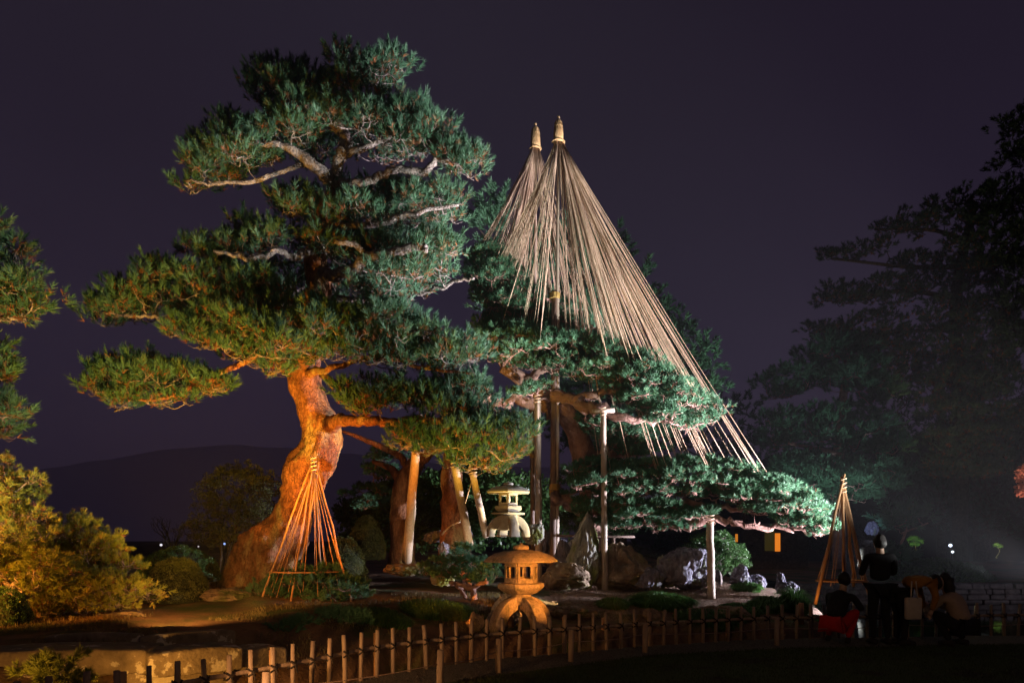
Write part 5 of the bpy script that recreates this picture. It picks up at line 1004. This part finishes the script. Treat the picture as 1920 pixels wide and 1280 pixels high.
def head(c, face, parent, hair_m, style):
    """face: yaw the person looks towards (radians from +Y, away from viewer = 0)"""
    c = np.array(c); f = np.array([math.sin(face), math.cos(face), 0]); s = np.array([f[1], -f[0], 0])
    k = MB(); V = []; K_ = 20; n_ = 15
    for ti, t in enumerate(np.linspace(-math.pi / 2, math.pi / 2, n_)):
        for a in np.linspace(0, 2 * math.pi, K_, endpoint=False):
            x = math.cos(t) * math.cos(a); y = math.cos(t) * math.sin(a); z = math.sin(t)   # y forward
            wx, wy, wz = 0.075, 0.095, 0.118
            if z < 0: wx *= 1 - 0.30 * (-z) ** 1.4; wy *= 1 - 0.12 * (-z)
            px_, py_, pz_ = x * wx, y * wy, z * wz
            if y > 0.5: 
                nose = math.exp(-((x / 0.20) ** 2 + ((z + 0.15) / 0.16) ** 2)) * 0.020; eye = -sum(math.exp(-(((x - e) / 0.16) ** 2 + ((z - 0.08) / 0.11) ** 2)) for e in (-.36, .36)) * 0.008; lip = math.exp(-((x / 0.3) ** 2 + ((z + 0.52) / 0.09) ** 2)) * 0.006; py_ += nose + eye + lip
            V.append(c + s * px_ + f * py_ + np.array([0, 0, pz_]))
    i = np.arange(n_ - 1)[:, None] * K_; j = np.arange(K_)[None, :]; j2 = (j + 1) % K_; k.add(V, [np.stack([i + j, i + j2, i + K_ + j2, i + K_ + j], -1).reshape(-1, 4)])
    for e in (-1, 1): k.lathe(c + s * e * 0.076 + [0, 0, -0.005], [(0.004, -0.028), (0.013, -0.01), (0.015, 0.015), (0.005, 0.03)], 8)
    ho = k.build('head', M['skin'], parent, True)
    ell('hair', c - f * 0.022 + np.array([0, 0, 0.025]), (0.092, 0.100, 0.112), hair_m, parent, noise_=0.25)
    if style == 'long':
        q = curve_pts([c - f * 0.05 + [0, 0, 0.04], c - f * 0.085 + [0, 0, -0.08], c - f * 0.11 + [0, 0, -0.22], c - f * 0.13 + [0, 0, -0.36]], 5); k = MB(); k.tube(q, np.linspace(0.088, 0.055, len(q)), 14, rough=0.08); k.build('hair', hair_m, parent, True)
def hand(c, d, parent, s_=1):
    c = np.array(c, float); d = np.array(d, float); d /= np.linalg.norm(d); sd = np.cross(d, [0, 0, 1.0]); sd /= np.linalg.norm(sd) + 1e-9; up = np.cross(sd, d)
    k = MB(); k.tube(np.array([c, c + d * 0.04, c + d * 0.085]), [0.024, 0.032, 0.028], 8)
    for j, (o_, ln) in enumerate(((-.024, .055), (-.008, .068), (.008, .064), (.024, .048))):
        a = c + d * 0.08 + sd * o_; k.tube(np.array([a, a + d * ln * .5 - up * .006, a + d * ln * .85 - up * .022]), [0.0095, 0.0085, 0.007], 6)
    a = c + d * 0.03 - sd * 0.025 * s_; k.tube(np.array([a, a + d * .028 - sd * .02 * s_, a + d * .055 - sd * .022 * s_]), [0.012, 0.010, 0.008], 6); k.build('hand', M['skin'], parent, True)
def person(label, base, z0, J, top_m, leg_m, hair='short', face=0.0):
    o = empty('person', base, label, 'person', 'visitors by the fence'); b = np.array(base)
    A = {k_: tuple(b + np.array(v[:3])) + tuple(v[3:]) for k_, v in J.items()}
    skin_body('jacket', {k_: A[k_] for k_ in ('waist', 'chest', 'neck0', 'shL', 'elL', 'wrL', 'shR', 'elR', 'wrR')}, [('waist', 'chest'), ('chest', 'neck0'), ('chest', 'shL'), ('shL', 'elL'), ('elL', 'wrL'), ('chest', 'shR'), ('shR', 'elR'), ('elR', 'wrR')], top_m, o)
    skin_body('trousers', {k_: A[k_] for k_ in ('hip', 'hL', 'kL', 'aL', 'hR', 'kR', 'aR')}, [('hip', 'hL'), ('hL', 'kL'), ('kL', 'aL'), ('hip', 'hR'), ('hR', 'kR'), ('kR', 'aR')], leg_m, o)
    for s in 'LR':
        a = np.array(A['a' + s][:3]); f = np.array([math.sin(face), math.cos(face), 0]); k = MB(); k.tube(np.array([a + f * -0.06 + [0, 0, -0.04], a + f * 0.05 + [0, 0, -0.035], a + f * 0.16 + [0, 0, -0.05]]), [0.042, 0.045, 0.032], 10); k.build('shoe', M['twine'], o, True)
        hand(A['wr' + s][:3], np.array(A['wr' + s][:3]) - np.array(A['el' + s][:3]), o, 1 if s == 'L' else -1)
    n0 = np.array(A['neck0'][:3]); hc = np.array(A['head'][:3]); k = MB(); k.tube(np.array([n0 - [0, 0, .03], (n0 + hc) / 2, hc - [0, 0, .04]]), [0.06, 0.052, 0.055], 10); k.build('neck', M['skin'], o, True)
    head(hc, face, o, M['hair'], hair); return o
def crouch(face, lean=0.12, w=1.0):
    c, s = math.cos(face), math.sin(face)
    def R(x, y, z, *r): return (x * c + y * s, -x * s + y * c, z, *r)
    return dict(hip=R(0, -0.12, 0.28, .15, .13), hL=R(-.11, -0.08, .30, .105), kL=R(-.17, 0.26, .50, .072), aL=R(-.15, 0.02, .10, .048), hR=R(.11, -0.08, .30, .105), kR=R(.17, 0.26, .50, .072), aR=R(.15, 0.02, .10, .048),
                waist=R(0, -.10, .36, .155, .125), chest=R(0, .04 + lean * .3, .66, .15, .115), neck0=R(0, .10 + lean * .5, .80, .065), shL=R(-.19, .07 + lean * .3, .72, .062), elL=R(-.25, .26, .52, .05), wrL=R(-.12, .40, .58, .036),
                shR=R(.19, .07 + lean * .3, .72, .062), elR=R(.25, .26, .52, .05), wrR=R(.12, .40, .58, .036), head=R(0, .15 + lean * .6, .96))
red = cloth('red_cloth', (0.42, 0.012, 0.010)); blk = cloth('black_cloth', (0.012, 0.012, 0.014)); must = cloth('mustard_cloth', (0.30, 0.13, 0.022)); beige = cloth('beige_cloth', (0.30, 0.22, 0.16)); canvas = cloth('canvas_cloth', (0.42, 0.36, 0.29)); cap = cloth('brown_cap_cloth', (0.16, 0.09, 0.07))
person('crouching person in a black top and red trousers before the fence', (4.98, 10.45, 0.006), 0, crouch(0.9), blk, red, 'short', 0.5)
pj = dict(hip=(0, 0, .90, .16, .13), hL=(-.09, 0, .84, .10), kL=(-.10, .03, .47, .068), aL=(-.11, -.02, .09, .045), hR=(.09, 0, .84, .10), kR=(.10, .03, .47, .068), aR=(.11, -.02, .09, .045), waist=(0, 0, .95, .155, .12), chest=(0, 0, 1.25, .17, .12), neck0=(0, 0, 1.40, .065), shL=(-.20, 0, 1.33, .065), elL=(-.25, .06, 1.06, .05), wrL=(-.14, .26, 1.12, .036), shR=(.20, 0, 1.33, .065), elR=(.25, .06, 1.06, .05), wrR=(.14, .26, 1.12, .036), head=(0, .02, 1.535))
person('standing person all in black seen from behind', (5.58, 10.35, 0.006), 0, pj, blk, blk, 'short', 0.0)
bj = dict(hip=(-.12, 0, .82, .15, .13), hL=(-.14, -.09, .78, .095), kL=(-.08, -.09, .44, .066), aL=(-.10, -.10, .09, .045), hR=(-.14, .09, .78, .095), kR=(-.08, .09, .44, .066), aR=(-.10, .10, .09, .045), waist=(-.06, 0, .92, .15, .13), chest=(.20, .0, 1.02, .165, .13), neck0=(.34, 0, 1.0, .065), shL=(.25, .18, .98, .065), elL=(.33, .22, .74, .05), wrL=(.34, .12, .54, .036), shR=(.25, -.18, .98, .065), elR=(.30, -.22, .74, .05), wrR=(.27, -.16, .54, .036), head=(.45, 0, .93))
person('person in a mustard jacket bending forward with a tote bag', (5.93, 10.25, 0.006), 0, bj, must, blk, 'short', 1.57)
person('crouching long haired person in a pale beige jacket', (6.60, 10.1, 0.006), 0, crouch(-0.4), beige, blk, 'long', -0.4)
tb = empty('tote_bag', P(1712, 1165, 10.0), 'pale canvas tote bag hanging from the bending person', 'tote bag')
k = MB(); c = P(1712, 1140, 10.0); k.box(c, (0.24, 0.07, 0.32), 0.1, 1.04); k.build('bag_body', canvas, tb, False, 0.02)
for dx in (-.05, .05): one_tube('handle', c + [dx, -0.03, 0.14], c + [dx * 0.6, -0.02, 0.40], 0.009, 0.009, canvas, tb, n=5)

print('TRIS', sum((len(o.data.loops) - 2 * len(o.data.polygons)) for o in bpy.data.objects if o.type == 'MESH'))
